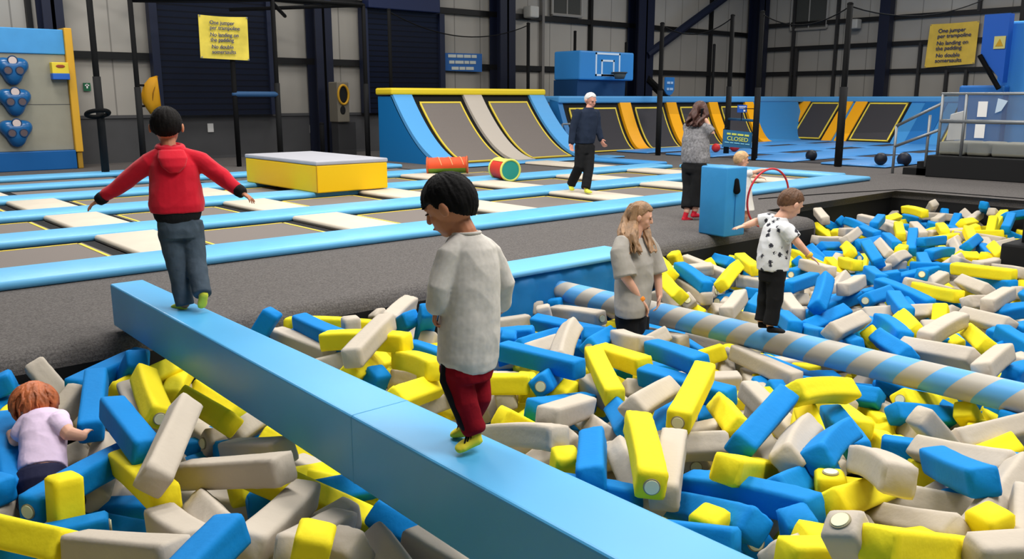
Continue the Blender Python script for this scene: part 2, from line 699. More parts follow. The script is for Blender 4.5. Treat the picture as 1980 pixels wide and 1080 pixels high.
P['l'] = post(1473, 38, 1458, 310, None, 'black net post at the right side of the closed sign', r=.064)
P['m'] = post(1645, 24, 1620, 322, None, 'black net post before the blue wall with slanted orange pads', r=.072)
P['n'] = post(1380, 95, 1376, 200, 20.3, 'thin short black net post behind the woman on the phone', collar=False, r=.055)
P['o'] = post(1209, 92, 1208, 200, 20.6, 'short black post behind the right side of the basketball box', collar=False, r=.055)
P['q'] = post(1959, -40, 1946, 300, None, 'black post leaning past the blue jump tower on the right', r=.075)


def bar(a, b, r, label, name='frame_bar'):
    mb = MB()
    mb.tube([a, b], r, 8)
    return tag(mb.build(name, postm, None, True), label, 'bar')


def head(k):
    f, h = P[k]
    return Vector((f.x, f.y, h))


bar(head('b'), head('d'), .05, 'black top bar of the cage above the yellow rules banner')
bar(head('d'), head('e'), .05, 'black top bar of the cage crossing the navy column')
bar(head('b') + Vector((0, 0, 0)), head('b') + Vector((1.2, 2.6, .45)), .05, 'black bar running back from the left cage corner to the shutter')
bar(head('d'), head('d') + Vector((-3.6, 2.4, .35)), .05, 'black upper bar crossing the shutter behind the yellow rules banner')
bar(head('e'), head('e') + Vector((-2.6, 2.5, -.1)), .05, 'black bar running from the second shutter back to the column')
bar(head('d') + Vector((0, 0, -.1)), head('d') + Vector((1.6, 2.5, -.15)), .05, 'black bar running back from the middle cage post')
mb = MB()
a, b = Vector((P['c'][0].x, 20.6, at_y(457, 182, 20.6).z)), Vector((P['d'][0].x, 20.6, at_y(457, 182, 20.6).z))
mb.capsule([a, b], .07, 10)
tag(mb.build('padded_bar', mat('dusk_blue', (40, 78, 118), .6), None, True), 'short blue padded bar between two black posts before the navy shutter', 'bar')

netm = veil('black_netting', (30, 30, 32), 0.20)


def net(a, b, z0a, z1a, z0b, z1b, sag, label):
    """hanging sports net with a sagging top edge and its cord"""
    mb = MB()
    n = 16
    top, bot = [], []
    for i in range(n + 1):
        u = i / n
        p = a.lerp(b, u)
        top.append(Vector((p.x, p.y, z1a + (z1b - z1a) * u - sag * 4 * u * (1 - u))))
        bot.append(Vector((p.x, p.y, z0a + (z0b - z0a) * u)))
    for i in range(n):
        mb.bm.faces.new([mb.bm.verts.new(q) for q in (bot[i], bot[i + 1], top[i + 1], top[i])])
    bmesh.ops.remove_doubles(mb.bm, verts=mb.bm.verts[:], dist=1e-4)
    t = thing('safety_net', label, 'net', (a.x, a.y, z0a))
    mb.build('mesh', netm, t)
    mb = MB()
    mb.tube(top, .016, 6)
    mb.build('top_cord', postm, t, True)


def netpp(k1, k2, z0, sag, label, dz=0.0):
    (a, h1), (b, h2) = P[k1], P[k2]
    net(a, b, z0, h1 - .05, z0, h2 - .05, sag, label)


netpp('b', 'd', .3, .02, 'black net across the cage front behind the yellow rules banner')
netpp('d', 'e', .3, .02, 'black net of the cage between the middle post and the second shutter')
netpp('f', 'h', 1.9, .5, 'black net hung behind the yellow topped ramp')
netpp('j', 'k', 1.2, .35, 'black net between the posts left of the closed sign')
netpp('l', 'm', .6, .35, 'black net between the closed sign and the wall of slanted orange pads')
(pm, hm), (pq, hq) = P['m'], P['q']
net(pm, pq, .8, hm - .05, .8, hq - .2, .6, 'black net from the middle post to the right post under the right banner')

# ---------------------------------------------------------------- yellow rules banners
RULES = ('One jumper\nper trampoline', 'No landing on\nthe padding', 'No double\nsomersaults')
ink = mat('banner_ink', (66, 72, 110), .7)


def strokes(mid, x, y, widths, h, gap, m, parent, name='lettering'):
    """one row of marks for print too blurred to read in the photo"""
    n_ = x.cross(y)
    rot = Matrix((x, y, n_)).transposed()
    tot = sum(widths) + gap * (len(widths) - 1)
    s = -tot / 2
    mb = MB()
    for w_ in widths:
        mb.box(mid + x * (s + w_ / 2), (w_, h, .008), rot)
        s += w_ + gap
    return mb.build(name, m, parent)


def banner(tl, tr, bl, br, label, mcol):
    t = thing('rules_banner', label, 'banner', (bl + br) / 2)
    mb = MB()
    n = 12
    g = []
    nrm = (tr - tl).cross(bl - tl).normalized()
    if nrm.dot(FH) > 0:
        nrm = -nrm
    for j in range(n + 1):
        v = j / n
        row = []
        for i in range(n + 1):
            u = i / n
            p = tl.lerp(tr, u).lerp(bl.lerp(br, u), v)
            wv = .012 * math.sin((u * 2.2 + v * 1.6) * 4) + .02 * noise.noise(Vector((u * 4, v * 4, label.__len__())))
            edge = min(u, 1 - u, v, 1 - v)
            row.append(p + nrm * wv * min(1, edge * 5) - Vector((0, 0, .02 * math.sin(u * math.pi) * (1 - v))))
        g.append(row)
    V = [[mb.bm.verts.new(p) for p in row] for row in g]
    W = [[mb.bm.verts.new(p - nrm * .012) for p in row] for row in g]
    for j in range(n):
        for i in range(n):
            mb.bm.faces.new((V[j][i], V[j][i + 1], V[j + 1][i + 1], V[j + 1][i]))
            mb.bm.faces.new((W[j][i], W[j + 1][i], W[j + 1][i + 1], W[j][i + 1]))
    mb.build('cloth', mcol, t, True)
    x = (tr - tl).normalized()
    y = (tl - bl).normalized()
    wd, ht = (tr - tl).length, (tl - bl).length
    for i, s in enumerate(RULES):
        words(s, ht * .125, tl + x * wd * (.2 if i < 2 else .22) - y * ht * (.21 + .28 * i) + nrm * .05, x, y, ink, t, spacing=.95)
    for c in (tl, tr, bl, br):
        mb = MB()
        q = c.lerp((tl + br) / 2, .04)
        mb.tube([q + nrm * .02, q + nrm * .035], .018, 8)
        mb.build('eyelet', rail, t)
    return t


yb = mat('banner_yellow', (228, 204, 78), .55, .2, 5, .16, 3)
yb2 = mat('banner_gold', (246, 206, 82), .55, .2, 5, .12, 2)
Y = 20.5
banner(at_y(383, 28, Y), at_y(478, 33, Y), at_y(388, 112, Y), at_y(482, 117, Y),
       'yellow rules banner hanging from the black cage before the tall navy shutter', yb)
p0 = at_x(1793, 45, FARX - 4)
XB = 36.08
banner(at_x(1799, 47, XB), at_x(1894, 40, XB), at_x(1787, 131, XB), at_x(1884, 123, XB),
       'golden yellow rules banner on the right wall above the metal railing', yb2)
# blue banner with white writing on the back wall
Y = 23.8
t = thing('blue_banner', 'long blue banner with white lettering on the back wall above the ramp', 'banner', at_y(894, 138, Y))
a, b, c, d = at_y(855, 102, Y), at_y(932, 104, Y), at_y(932, 139, Y), at_y(855, 136, Y)
mb = MB()
mb.prism([a, b, c, d], (0, .03, 0))
mb.build('cloth', mat('banner_blue', (42, 104, 178), .6), t)
X_ = (b - a).normalized()
Y_ = (a - d - X_ * (a - d).dot(X_)).normalized()
mid = (a + b + c + d) / 4 + Vector((0, -.012, 0))
for q, ws, dy in ((0, (.34, .26, .3, .22), .2), (1, (.22, .36, .2, .26), .0), (2, (.3, .24, .34), -.2)):
    strokes(mid + Y_ * dy, X_, Y_, ws, .10, .035, mat("banner_print", (206, 212, 206), .6), t)

# ---------------------------------------------------------------- yellow vane, target tower
Y = 20.75
t = thing('padded_vane', 'yellow leaf shaped padded panel beside the cage post, above the red hoodie boy', 'panel', at_y(292, 218, Y))
mb = MB()
pts = [(303, 146), (289, 150), (278, 163), (273, 182), (276, 200), (286, 214), (291, 221), (302, 214), (311, 206), (307, 175)]
poly = [at_y(x, y, Y) for x, y in pts]
c = sum(poly, Vector()) / len(poly)
r0 = [p for p in poly]
mb.rings([[c.lerp(p, .5) + Vector((0, -.12, 0)) for p in poly], [c.lerp(p, .9) + Vector((0, -.08, 0)) for p in poly], poly,
          [c.lerp(p, .9) + Vector((0, .08, 0)) for p in poly]])
mb.build('cover', mat('amber_vinyl', (226, 160, 10), .55, .1, 6), t, True)
mb = MB()
mb.tube([at_y(303, 147, Y) + Vector((0, -.06, 0)), at_y(292, 180, Y) + Vector((0, -.14, 0)), at_y(291, 219, Y) + Vector((0, -.06, 0))], .012, 6)
mb.build('seam', mat('amber_dark', (150, 100, 10), .7), t)

mb = MB()
fb = P['b'][0]
for py_ in (165, 205):
    q = at_y(279, py_, Y)
    mb.tube([q, Vector((fb.x, fb.y, q.z))], .025, 8)
mb.build('fixing_strap', postm, t)

Y = 22.4
t = thing('target_tower', 'grey target board with a yellow ringed hole above a small black hole', 'game', at_y(663, 236, Y))
a, b = at_y(651, 158, Y), at_y(677, 236, Y)
mb = MB()
mb.box2((a.x, Y, b.z), (b.x, Y + .5, a.z), .03)
mb.build('board', mat('target_grey', (118, 112, 100), .7), t)
mb = MB()
mb.box2((a.x + .05, Y + .1, 0), (b.x + .25, Y + .5, b.z + .01), .02)
mb.build('stand', mat('stand_grey', (52, 52, 54), .8), t)
c = at_y(663, 183, Y)
mb = MB()
mb.tube([c + Vector((math.cos(k * math.tau / 24) * .17, -.03, math.sin(k * math.tau / 24) * .27)) for k in range(24)], .035, 8, True)
mb.build('ring', mat('ring_yellow', (200, 150, 30), .5), t, True)
for py_, rr in ((183, (.15, .25)), (213, (.09, .13))):
    mb = MB()
    c = at_y(663, py_, Y)
    mb.ell(c, (rr[0], .012, rr[1]), None, 20, 8)
    mb.build('hole', blk_soft, t, True)

# ---------------------------------------------------------------- climbing wall
Y = 22.6
x1b, x1t = at_y(157, 325, Y).x, at_y(130, 60, Y).x
zt, zb1, zb2 = at_y(130, 58, Y).z, at_y(133, 106, Y).z, at_y(155, 289, Y).z
t = thing('climbing_wall', 'grey climbing wall with blue top and base and a yellow right edge', 'climbing wall', (4.3, Y, 0))
xl = 2.6
xr = (x1b + x1t) / 2
for nm, z0, z1, m_, off in (('base_pad', 0, zb2, mat('base_blue', (12, 92, 160), .5), -.1), ('face_panel', zb2, zb1, mat('panel_stone', (150, 146, 130), .7, .05, 20, .05, 3), 0),
                            ('top_pad', zb1, zt, mat('top_blue', (72, 152, 212), .5, 0, 1, .08, 2), -.03)):
    mb = MB()
    mb.box2((xl, Y + off, z0), (xr - .1, Y + .9, z1), .02)
    mb.build(nm, m_, t)
mb = MB()
mb.box2((xl, Y - .006, (zb1 + zb2) / 2 - .04), (xr - .1, Y + .01, (zb1 + zb2) / 2 - .03))
mb.build('panel_joint', dado, t)
mb = MB()
mb.box2((xr - .1, Y - .1, zb2 - .05), (xr + .07, Y + .92, zt + .04), .02)
mb.build('edge_strip', mat('edge_yellow', (222, 168, 50), .55), t)
mb = MB()
mb.box2((xr - .07, Y - .06, 0), (xr + .05, Y + .9, zb2 - .05), .02)
mb.build('edge_foot', mat('edge_ochre', (170, 130, 40), .6), t)

hold_m = mat('hold_blue', (18, 92, 150), .25, 0, 1, .05, 3, .5)
proto = None
for i, (cx_, cy_) in enumerate(((22, 134), (27, 194), (30, 254))):
    lb = ('topmost', 'middle', 'lowest')[i]
    c = at_y(cx_, cy_, Y)
    if proto is None:
        t = thing('climbing_hold', 'x', 'climbing hold', c, 'blue three lobed holds on the climbing wall')
        rs = []
        for dep, sc in ((0.0, 1.0), (-.1, .98), (-.17, .86), (-.21, .66), (-.225, .3)):
            ring = []
            for k in range(36):
                a = k * math.tau / 36
                rad = .30 + .055 * math.cos(3 * (a + math.pi / 2))
                ring.append(c + Vector((math.cos(a) * rad * sc * 1.06, dep, math.sin(a) * rad * sc + .0)))
            rs.append(ring)
        mb = MB()
        mb.rings(rs)
        mb.build('body', hold_m, t, True)
        for ang, m_, nm, rr in ((90, mat('hold_cap', (214, 196, 190), .5), 'cap', .085), (205, mat('hold_bolt', (92, 80, 84), .6), 'bolt_disc', .075), (340, MATS.get('hold_bolt') or mat('hold_bolt', (92, 80, 84), .6), 'bolt_disc', .075)):
            q = c + Vector((math.cos(R(ang)) * (.13 if ang != 90 else 0), -.205 if ang == 90 else -.222, .19 if ang == 90 else -.03))
            mb = MB()
            mb.tube([q + Vector((0, .03, 0)), q + Vector((0, -.012, 0))], rr, 16)
            mb.build(nm, m_, t)
            mb = MB()
            mb.tube([q + Vector((math.cos(k * math.tau / 20) * rr * 1.15, 0, math.sin(k * math.tau / 20) * rr * 1.15)) for k in range(20)], .014, 6, True)
            mb.build('rim', mat('hold_rim', (14, 60, 104), .4), t, True)
        proto = t
        o = t
    else:
        o = copy_tree(proto)
        o.location = c
    o['label'] = lb + ' of the three blue three lobed holds on the climbing wall'

p = at_y(113, 137, Y)
t = thing('notice_box', 'small yellow and blue notice box on the climbing wall face', 'sign', at_y(113, 153, Y))
mb = MB()
mb.box(p + Vector((0, -.1, .06)), (.36, .2, .26), None, .015)
mb.build('yellow_half', mat('notice_yellow', (232, 206, 60), .5), t)
mb = MB()
mb.box(p + Vector((0, -.105, -.13)), (.37, .21, .14), None, .015)
mb.build('blue_half', mat('notice_blue', (40, 100, 190), .5), t)
mb = MB()
mb.ell(p + Vector((0, -.205, .1)), (.1, .008, .04), None, 12, 6)
mb.build('red_emblem', mat('emblem_red', (150, 70, 40), .6), t)

# small hoop clamped to the tall post
f, h = P['a']
p = at_w(187, 219, (f - EYEP).dot(FW) * 1.01)
p = Vector((f.x - .12, f.y - .2, at_y(187, 219, f.y).z))
t = thing('wall_hoop', 'small black hoop fixed to the tall black post by the climbing wall', 'hoop', p)
mb = MB()
mb.tube([p + Vector((math.cos(k * math.tau / 20) * .22, math.sin(k * math.tau / 20) * .22 - .05, -.07 * math.sin(k * math.tau / 20))) for k in range(20)], .045, 8, True)
mb.build('ring', postm, t, True)
mb = MB()
mb.tube([p + Vector((.15, -.05, -.03)), Vector((f.x, f.y, p.z - .08))], .04, 8)
mb.build('bracket', postm, t)

# ---------------------------------------------------------------- basketball box
Y = 19.9
a, b = at_y(1122, 97, Y), at_y(1225, 156, Y)
t = thing('basketball_backboard', 'blue padded basketball box with white squares above the dodgeball court', 'basketball hoop', ((a.x + b.x) / 2, Y, b.z))
mb = MB()
mb.box2((a.x, Y, b.z), (b.x, Y + 1.2, a.z), .05)
mb.build('padded_box', mat('court_blue', (52, 134, 204), .5, .05, 6), t)
mb = MB()
for i, (x0, y0, x1, y1) in enumerate(((1153, 103, 1197, 146), (1164, 117, 1186, 146))):
    p0, p1 = at_y(x0, y0, Y), at_y(x1, y1, Y)
    for (u0, v0, u1, v1) in ((p0.x, p0.z, p1.x, p0.z), (p0.x, p1.z, p1.x, p1.z), (p0.x, p0.z, p0.x, p1.z), (p1.x, p0.z, p1.x, p1.z)):
        mb.box2((min(u0, u1) - .03, Y - .012, min(v0, v1) - .03), (max(u0, u1) + .03, Y + .01, max(v0, v1) + .03))
mb.build('target_squares', mat('line_white', (210, 226, 240), .5), t)
c = at_y(1183, 141, Y) + Vector((0, -.35, 0))
mb = MB()
mb.tube([c + Vector((math.cos(k * math.tau / 24) * .23, math.sin(k * math.tau / 24) * .23, 0)) for k in range(24)], .025, 8, True)
mb.tube([c + Vector((0, .2, 0)), c + Vector((0, .38, 0))], .03, 8)
mb.build('rim', mat('rim_grey', (60, 66, 70), .5), t, True)
mb = MB()
mb.loft([(c + Vector((0, 0, -.02)), Vector((.22, 0, 0)), Vector((0, .22, 0))), (c + Vector((0, 0, -.2)), Vector((.15, 0, 0)), Vector((0, .15, 0)))], 16)
mb.build('net', mat('net_grey', (70, 80, 84), .8), t, True)
mb = MB()
p0, p1 = at_y(1110, 186, Y), at_y(1205, 186, Y)
mb.prism([Vector((a.x, Y + .1, b.z)), Vector((a.x, Y + 1.2, b.z)), Vector((a.x, Y + 1.2, 1.725)), Vector((a.x, Y + .12, 1.725))], (b.x - a.x - .3, 0, 0))
mb.build('under_panel', mat('court_navy', (14, 58, 100), .6), t)
# shield sign and post signs
Y = 18.5
p = at_y(1295, 166, Y)
t = thing('shield_sign', 'blue shield shaped sign with two white lines above the court wall', 'sign', at_y(1295, 182, Y))
mb = MB()
s = .24
mb.prism([p + Vector((x * s, 0, z * s)) for x, z in ((-1, 1.15), (1, 1.15), (1, -.6), (.55, -1.1), (0, -1.3), (-.55, -1.1), (-1, -.6))], (0, .04, 0))
mb.build('plate', mat('shield_blue', (36, 112, 178), .5), t)
for dy, ws in ((.1, (.16, .12)), (-.1, (.12, .17))):
    strokes(p + Vector((0, -.01, dy)), Vector((1, 0, 0)), UP, ws, .075, .03, mat('shield_pale', (168, 196, 226), .5), t)
# ---------------------------------------------------------------- closed sign between the two posts
(fk, hk), (fl, hl) = P['k'], P['l']
wl = (fl - EYEP).dot(FW)
A, Bq = at_w(1399, 250, wl * 1.0), at_w(1455, 256, wl * 1.0)
C_, D_ = at_w(1452, 287, wl), at_w(1397, 283, wl)
n = -FH
t = thing('closed_sign', 'blue sign with yellow word CLOSED hung between two black posts', 'sign', (C_ + D_) / 2)
mb = MB()
mb.prism([A, Bq, C_, D_], FH * .04)
mb.build('board', mat('closed_blue', (26, 96, 142), .5), t)
x = (Bq - A).normalized()
y = (A - D_).normalized()
y = (y - x * y.dot(x)).normalized()
for c_, f_ in ((A, fk), (D_, fk), (Bq, fl), (C_, fl)):
    mb = MB()
    mb.tube([c_, Vector((f_.x, f_.y, c_.z))], .012, 6)
    mb.build('tie', postm, t)
ylet = mat('letter_yellow', (206, 214, 96), .5)
cm = (A + Bq + C_ + D_) / 4
words('CLOSED', .155, cm - y * .05 + n * .02, x, y, ylet, t, align='CENTER')
strokes(cm + y * .125 + n * .012, x, y, (.1, .13, .16, .12), .05, .03, ylet, t)
strokes(cm - y * .11 + n * .012, x, y, (.12, .09, .15, .1, .12), .028, .025, mat('letter_pale', (120, 190, 220), .5), t)
mb = MB()
a, b = Vector((fk.x, fk.y, at_w(1410, 233, wl).z)), Vector((fl.x, fl.y, at_w(1410, 233, wl).z))
mb.tube([a, b], .035, 8)
tag(mb.build('cross_bar', mat('bar_teal', (40, 92, 130), .5), None, True), 'thin blue bar above the closed sign', 'bar')
p = at_w(1435, 210, wl)
t = thing('small_notice', 'small blue notice with white print above the closed sign', 'sign', p - UP * .08)
mb = MB()
mb.box(p, (.26, .03, .2), Matrix((RT, FH, UP)).transposed())
mb.build('plate', mat('notice_royal', (32, 92, 190), .5), t)
mb = MB()
zb_ = at_w(1410, 233, wl).z
mb.tube([p + FH * .03 - UP * .09, Vector((p.x + FH.x * .03, p.y + FH.y * .03, zb_))], .012, 6)
mb.tube([Vector((p.x + FH.x * .03, p.y + FH.y * .03, p.z)), Vector((fl.x, fl.y, p.z))], .012, 6)
mb.build('tie', postm, t)
mb = MB()
mb.box(p - FH * .02 + UP * .055, (.2, .01, .018), Matrix((RT, FH, UP)).transposed())
mb.box(p - FH * .02 + UP * .02, (.16, .01, .014), Matrix((RT, FH, UP)).transposed())
mb.box(p - FH * .02 - UP * .05 + RT * .06, (.05, .01, .05), Matrix((RT, FH, UP)).transposed())
mb.build('print', white, t)

# ================================================================ TRAMPOLINES
ROWS = [8.82, 11.2, 13.5, 15.75]
COLS = [.75, 3.3, 5.85, 8.3, 10.7, 13.1, 15.35]
PADW = .37          # half-width of the blue strips
ZP = .09
ORD = ['first', 'second', 'third', 'fourth', 'fifth', 'sixth', 'seventh', 'eighth', 'ninth', 'tenth']


def pad(x0, x1, y0, y1, m, name, label, group, cat='pad', z0=.0, z1=ZP):
    mb = MB()
    mb.box2((x0, y0, z0), (x1, y1, z1), .035, 2)
    return tag(mb.build(name, m, None, True), label, cat, group)


rownames = ['front row of trampolines beside the pit carpet', 'first and second trampoline rows', 'second and third trampoline rows', 'third and fourth trampoline rows']
for i, y in enumerate(ROWS):
    x1 = (17.2, 16.88, 16.7, 12.2)[i]
    lb = 'long light blue pad along the front of the trampolines beside the pit carpet' if i == 0 else 'long light blue pad between the %s' % rownames[i]
    pad(-2.0, x1, y - PADW, y + PADW, sky, 'edge_pad', lb, 'light blue strip pads between trampolines')
pad(-2, 11.9, 17.55, 18.15, sky, 'edge_pad', 'light blue pad behind the fourth trampoline row, below the climbing wall', 'light blue strip pads between trampolines')
pad(-2, 6.6, 19.6, 20.3, sky, 'edge_pad', 'rearmost light blue pad at the foot of the climbing wall', 'light blue strip pads between trampolines')
pad(6.0, 6.7, 18.15, 19.6, padblue, 'edge_pad', 'short blue pad running back beside the tall black post', 'light blue strip pads between trampolines')
pad(16.9, 17.6, 9.2, 13.13, sky, 'edge_pad', 'light blue pad closing the right end of the trampolines', 'light blue strip pads between trampolines')
pad(14.9, 15.7, 13.9, 16.48, beige, 'cross_pad', 'beige pad lying before the right lane of the ramp', 'beige cross pads', z1=.07)
pad(16.75, 17.45, 13.9, 16.48, padblue, 'edge_pad', 'blue pad on the carpet right of the ramp foot', 'light blue strip pads between trampolines')

bedproto = None
for r in range(3):
    y0, y1 = ROWS[r] + PADW + .02, ROWS[r + 1] - PADW - .02
    for c in range(len(COLS)):
        if r == 2 and c > 4:
            continue
        x = COLS[c]
        if c < 6 or r < 2:
            pad(x - .36, x + .36, y0 - .02, y1 + .02, beige, 'cross_pad',
                'beige pad in the %s, %s from the left' % (('front trampoline row', 'second trampoline row', 'third trampoline row')[r], ORD[c]), 'beige cross pads', z1=.075)
        if c + 1 < len(COLS) or r < 2:
            xa = x + .38
            xb = (COLS[c + 1] if c + 1 < len(COLS) else 17.25) - .38
            if xb - xa < .5:
                continue
            t = thing('trampoline_bed', 'grey trampoline bed in the %s, %s from the left' % (('front row', 'second row', 'third row')[r], ORD[c]), 'trampoline', ((xa + xb) / 2, (y0 + y1) / 2, 0), 'sunken trampoline beds')
            mb = MB()
            mb.box2((xa, y0, .0), (xb, y1, .006))
            mb.build('spring_gap', blk_soft, t)
            mb = MB()
            mb.box2((xa + .14, y0 + .1, .006), (xb - .14, y1 - .1, .016))
            mb.build('jump_mat', bed, t)
            mb = MB()
            q = .035
            X0, X1, Y0, Y1 = xa + .17, xb - .17, y0 + .13, y1 - .13
            for s in (((X0, Y0), (X1, Y0 + q)), ((X0, Y1 - q), (X1, Y1)), ((X0, Y0), (X0 + q, Y1)), ((X1 - q, Y0), (X1, Y1))):
                mb.box2((s[0][0], s[0][1], .012), (s[1][0], s[1][1], .021))
            mb.build('yellow_border', yline, t)
# rows behind, seen as thin bands
for i, (y0, y1, xa, xb, lb) in enumerate(((16.15, 17.5, 3.22, 6.8, 'grey trampoline bed in the fourth row behind the red hoodie'), (16.15, 17.5, -1.5, 2.08, 'grey trampoline bed in the fourth row at the left picture edge'), (18.2, 19.55, -1.5, 5.95, 'grey trampoline bed in the rear row below the climbing wall'),
                                         (16.15, 17.5, 8.8, 11.8, 'grey trampoline bed left of the ramp foot'))):
    t = thing('trampoline_bed', lb, 'trampoline', ((xa + xb) / 2, (y0 + y1) / 2, 0), 'sunken trampoline beds')
    mb = MB()
    mb.box2((xa, y0, 0), (xb, y1, .006))
    mb.build('spring_gap', blk_soft, t)
    mb = MB()
    mb.box2((xa + .2, y0 + .12, .006), (xb - .2, y1 - .12, .016))
    mb.build('jump_mat', bed, t)
pad(2.1, 3.2, 16.1, 17.55, beige, 'cross_pad', 'beige pad at the left edge in the fourth trampoline row', 'beige cross pads', z1=.075)

# ---------------------------------------------------------------- yellow vaulting box
t = thing('vault_box', 'yellow foam vault box with a grey top on the trampolines', 'foam box', (7.75, 14.6, ZP))
xa, xb, ya, yb_ = 7.1, 8.5, 13.02, 15.75
mb = MB()
mb.box2((xa, ya, ZP), (xb, yb_, .55), .02)
mb.build('yellow_body', yellow, t)
mb = MB()
mb.box2((xa - .01, ya - .01, .552), (xb + .01, yb_ + .01, .62), .02)
mb.build('grey_top', mat('top_grey', (176, 176, 184), .5, 0, 1, .04, 3), t)
mb = MB()
mb.box2((xa - .006, ya - .006, ZP + .01), (xa + .006, ya + .006, .55))
mb.build('corner_seam', mat('seam_ochre', (190, 140, 10), .6), t)

# ---------------------------------------------------------------- two lane ramp
def curve(yf, yb, H, n=14, p=2.0, steep=.35):
    """quarter-pipe profile from the floor at yf up to height H at yb"""
    out = []
    for i in range(n + 1):
        u = i / n
        y = yf + (yb - yf) * (1 - (1 - u) ** 1.25) if False else yf + (yb - yf) * u
        z = H * ((1 - steep) * u ** p * 1.0 + steep * max(0, (u - .0)) ** 1.6)
        out.append((y, z))
    return out


def strip(prof, x0, x1, lift, thick):
    """sheet that follows the profile, with thickness"""
    top, bot = [], []
    for i, (y, z) in enumerate(prof):
        a = prof[max(i - 1, 0)]
        b = prof[min(i + 1, len(prof) - 1)]
        d = Vector((0, b[0] - a[0], b[1] - a[1])).normalized()
        n = Vector((0, -d.z, d.y))
        p = Vector((0, y, z)) + n * lift
        top.append(p)
        bot.append(p - n * thick)
    loop = top + list(reversed(bot))
    return [Vector((x0, p.y, p.z)) for p in loop], [Vector((x1, p.y, p.z)) for p in loop]


def add_strip(mb, prof, x0, x1, lift, thick):
    a, b = strip(prof, x0, x1, lift, thick)
    m = len(prof)
    va, vb = [mb.bm.verts.new(p) for p in a], [mb.bm.verts.new(p) for p in b]
    n = len(a)
    for i in range(n):
        mb.bm.faces.new((va[i], va[(i + 1) % n], vb[(i + 1) % n], vb[i]))
    for k in range(m - 1):
        mb.bm.faces.new((va[k], va[n - 1 - k], va[n - 2 - k], va[k + 1]))
        mb.bm.faces.new((vb[k], vb[k + 1], vb[n - 2 - k], vb[n - 1 - k]))


def ramp_bed(parent, prof, x0, x1, meshm, frame_u=(.14, .92)):
    n = len(prof)
    sub = prof[int(frame_u[0] * n):int(frame_u[1] * n) + 1]
    mb = MB()
    add_strip(mb, prof, x0, x1, -.02, .05)
    mb.build('spring_gap', blk_soft, parent, False)
    mb = MB()
    add_strip(mb, sub, x0 + .2, x1 - .2, .015, .03)
    j = mb.build('jump_mat', meshm, parent, False)
    mb = MB()
    w_ = .05
    for xa_, xb_ in ((x0 + .17, x0 + .17 + w_), (x1 - .17 - w_, x1 - .17)):
        add_strip(mb, sub, xa_, xb_, .025, .03)
    for e in (sub[-2:], sub[:2]):
        (ya_, za_), (yb2, zb2_) = e
        d = Vector((0, yb2 - ya_, zb2_ - za_)).normalized()
        q = Vector((0, yb2, zb2_)) if e == sub[-2:] else Vector((0, ya_, za_))
        s = -1 if e == sub[-2:] else 1
        add_strip(mb, [(q.y, q.z), (q.y + s * d.y * w_, q.z + s * d.z * w_)] if s > 0 else [(q.y - d.y * w_, q.z - d.z * w_), (q.y, q.z)], x0 + .17, x1 - .17, .026, .03)
    mb.build('yellow_border', yline, parent, False)


prof = curve(17.2, 19.55, 1.75, 16, 2.1, .42)
t = thing('quarter_pipe_ramp', 'two lane curved trampoline ramp with yellow top and light blue sides', 'ramp', (15.4, 18.4, 0))
X = [12.95, 13.55, 13.62, 15.15, 15.3, 15.95, 16.1, 17.72, 17.8, 18.4]
for x0, x1, m_, nm in ((X[0], X[1], mat('ramp_blue', (92, 168, 228), .45, .05, 5), 'side_lane'), (X[4], X[5], mat('ramp_beige', (190, 180, 168), .6), 'centre_lane'), (X[8], X[9], mat('ramp_blue', (0, 0, 0)), 'side_lane')):
    mb = MB()
    add_strip(mb, prof, x0, x1, .06, .12)
    mb.build(nm, m_, t)
for x0, x1 in ((X[1], X[4]), (X[5], X[8])):
    b_ = thing('x', 'x', 'x', (0, 0, 0)) if False else None
    ramp_bed(t, prof, x0 + .0, x1, bed)
for x in (X[0], X[9] - .05):
    poly = [Vector((x, y, z - .05)) for y, z in prof] + [Vector((x, 20.2, 1.7)), Vector((x, 20.2, 0)), Vector((x, 17.5, 0))]
    mb = MB()
    va = [mb.bm.verts.new(p) for p in poly]
    vb = [mb.bm.verts.new(p + Vector((.05, 0, 0))) for p in poly]
    mb.bm.faces.new(va)
    mb.bm.faces.new(list(reversed(vb)))
    for i in range(len(va)):
        mb.bm.faces.new((va[i], vb[i], vb[(i + 1) % len(va)], va[(i + 1) % len(va)]))
    mb.build('side_panel', mat('ramp_side', (22, 116, 182), .5, .1, 4), t)
mb = MB()
for i in range(2):
    mb.box2((X[0] - .06, 19.45, 1.74), (X[9] + .06, 20.25, 1.92), .05)
    break
mb.build('top_roll', mat('ramp_yellow', (242, 212, 44), .5), t)
mb = MB()
mb.box2((X[0] + .05, 19.8, 0), (X[9] - .05, 20.1, 1.72))
mb.build('back_frame', blk_soft, t)
pad(12.95, 18.8, 16.5, 17.15, mat('lane_blue', (88, 160, 212), .5), 'edge_pad', 'light blue pad across the foot of the two lane ramp', 'light blue strip pads between trampolines', z1=.05)

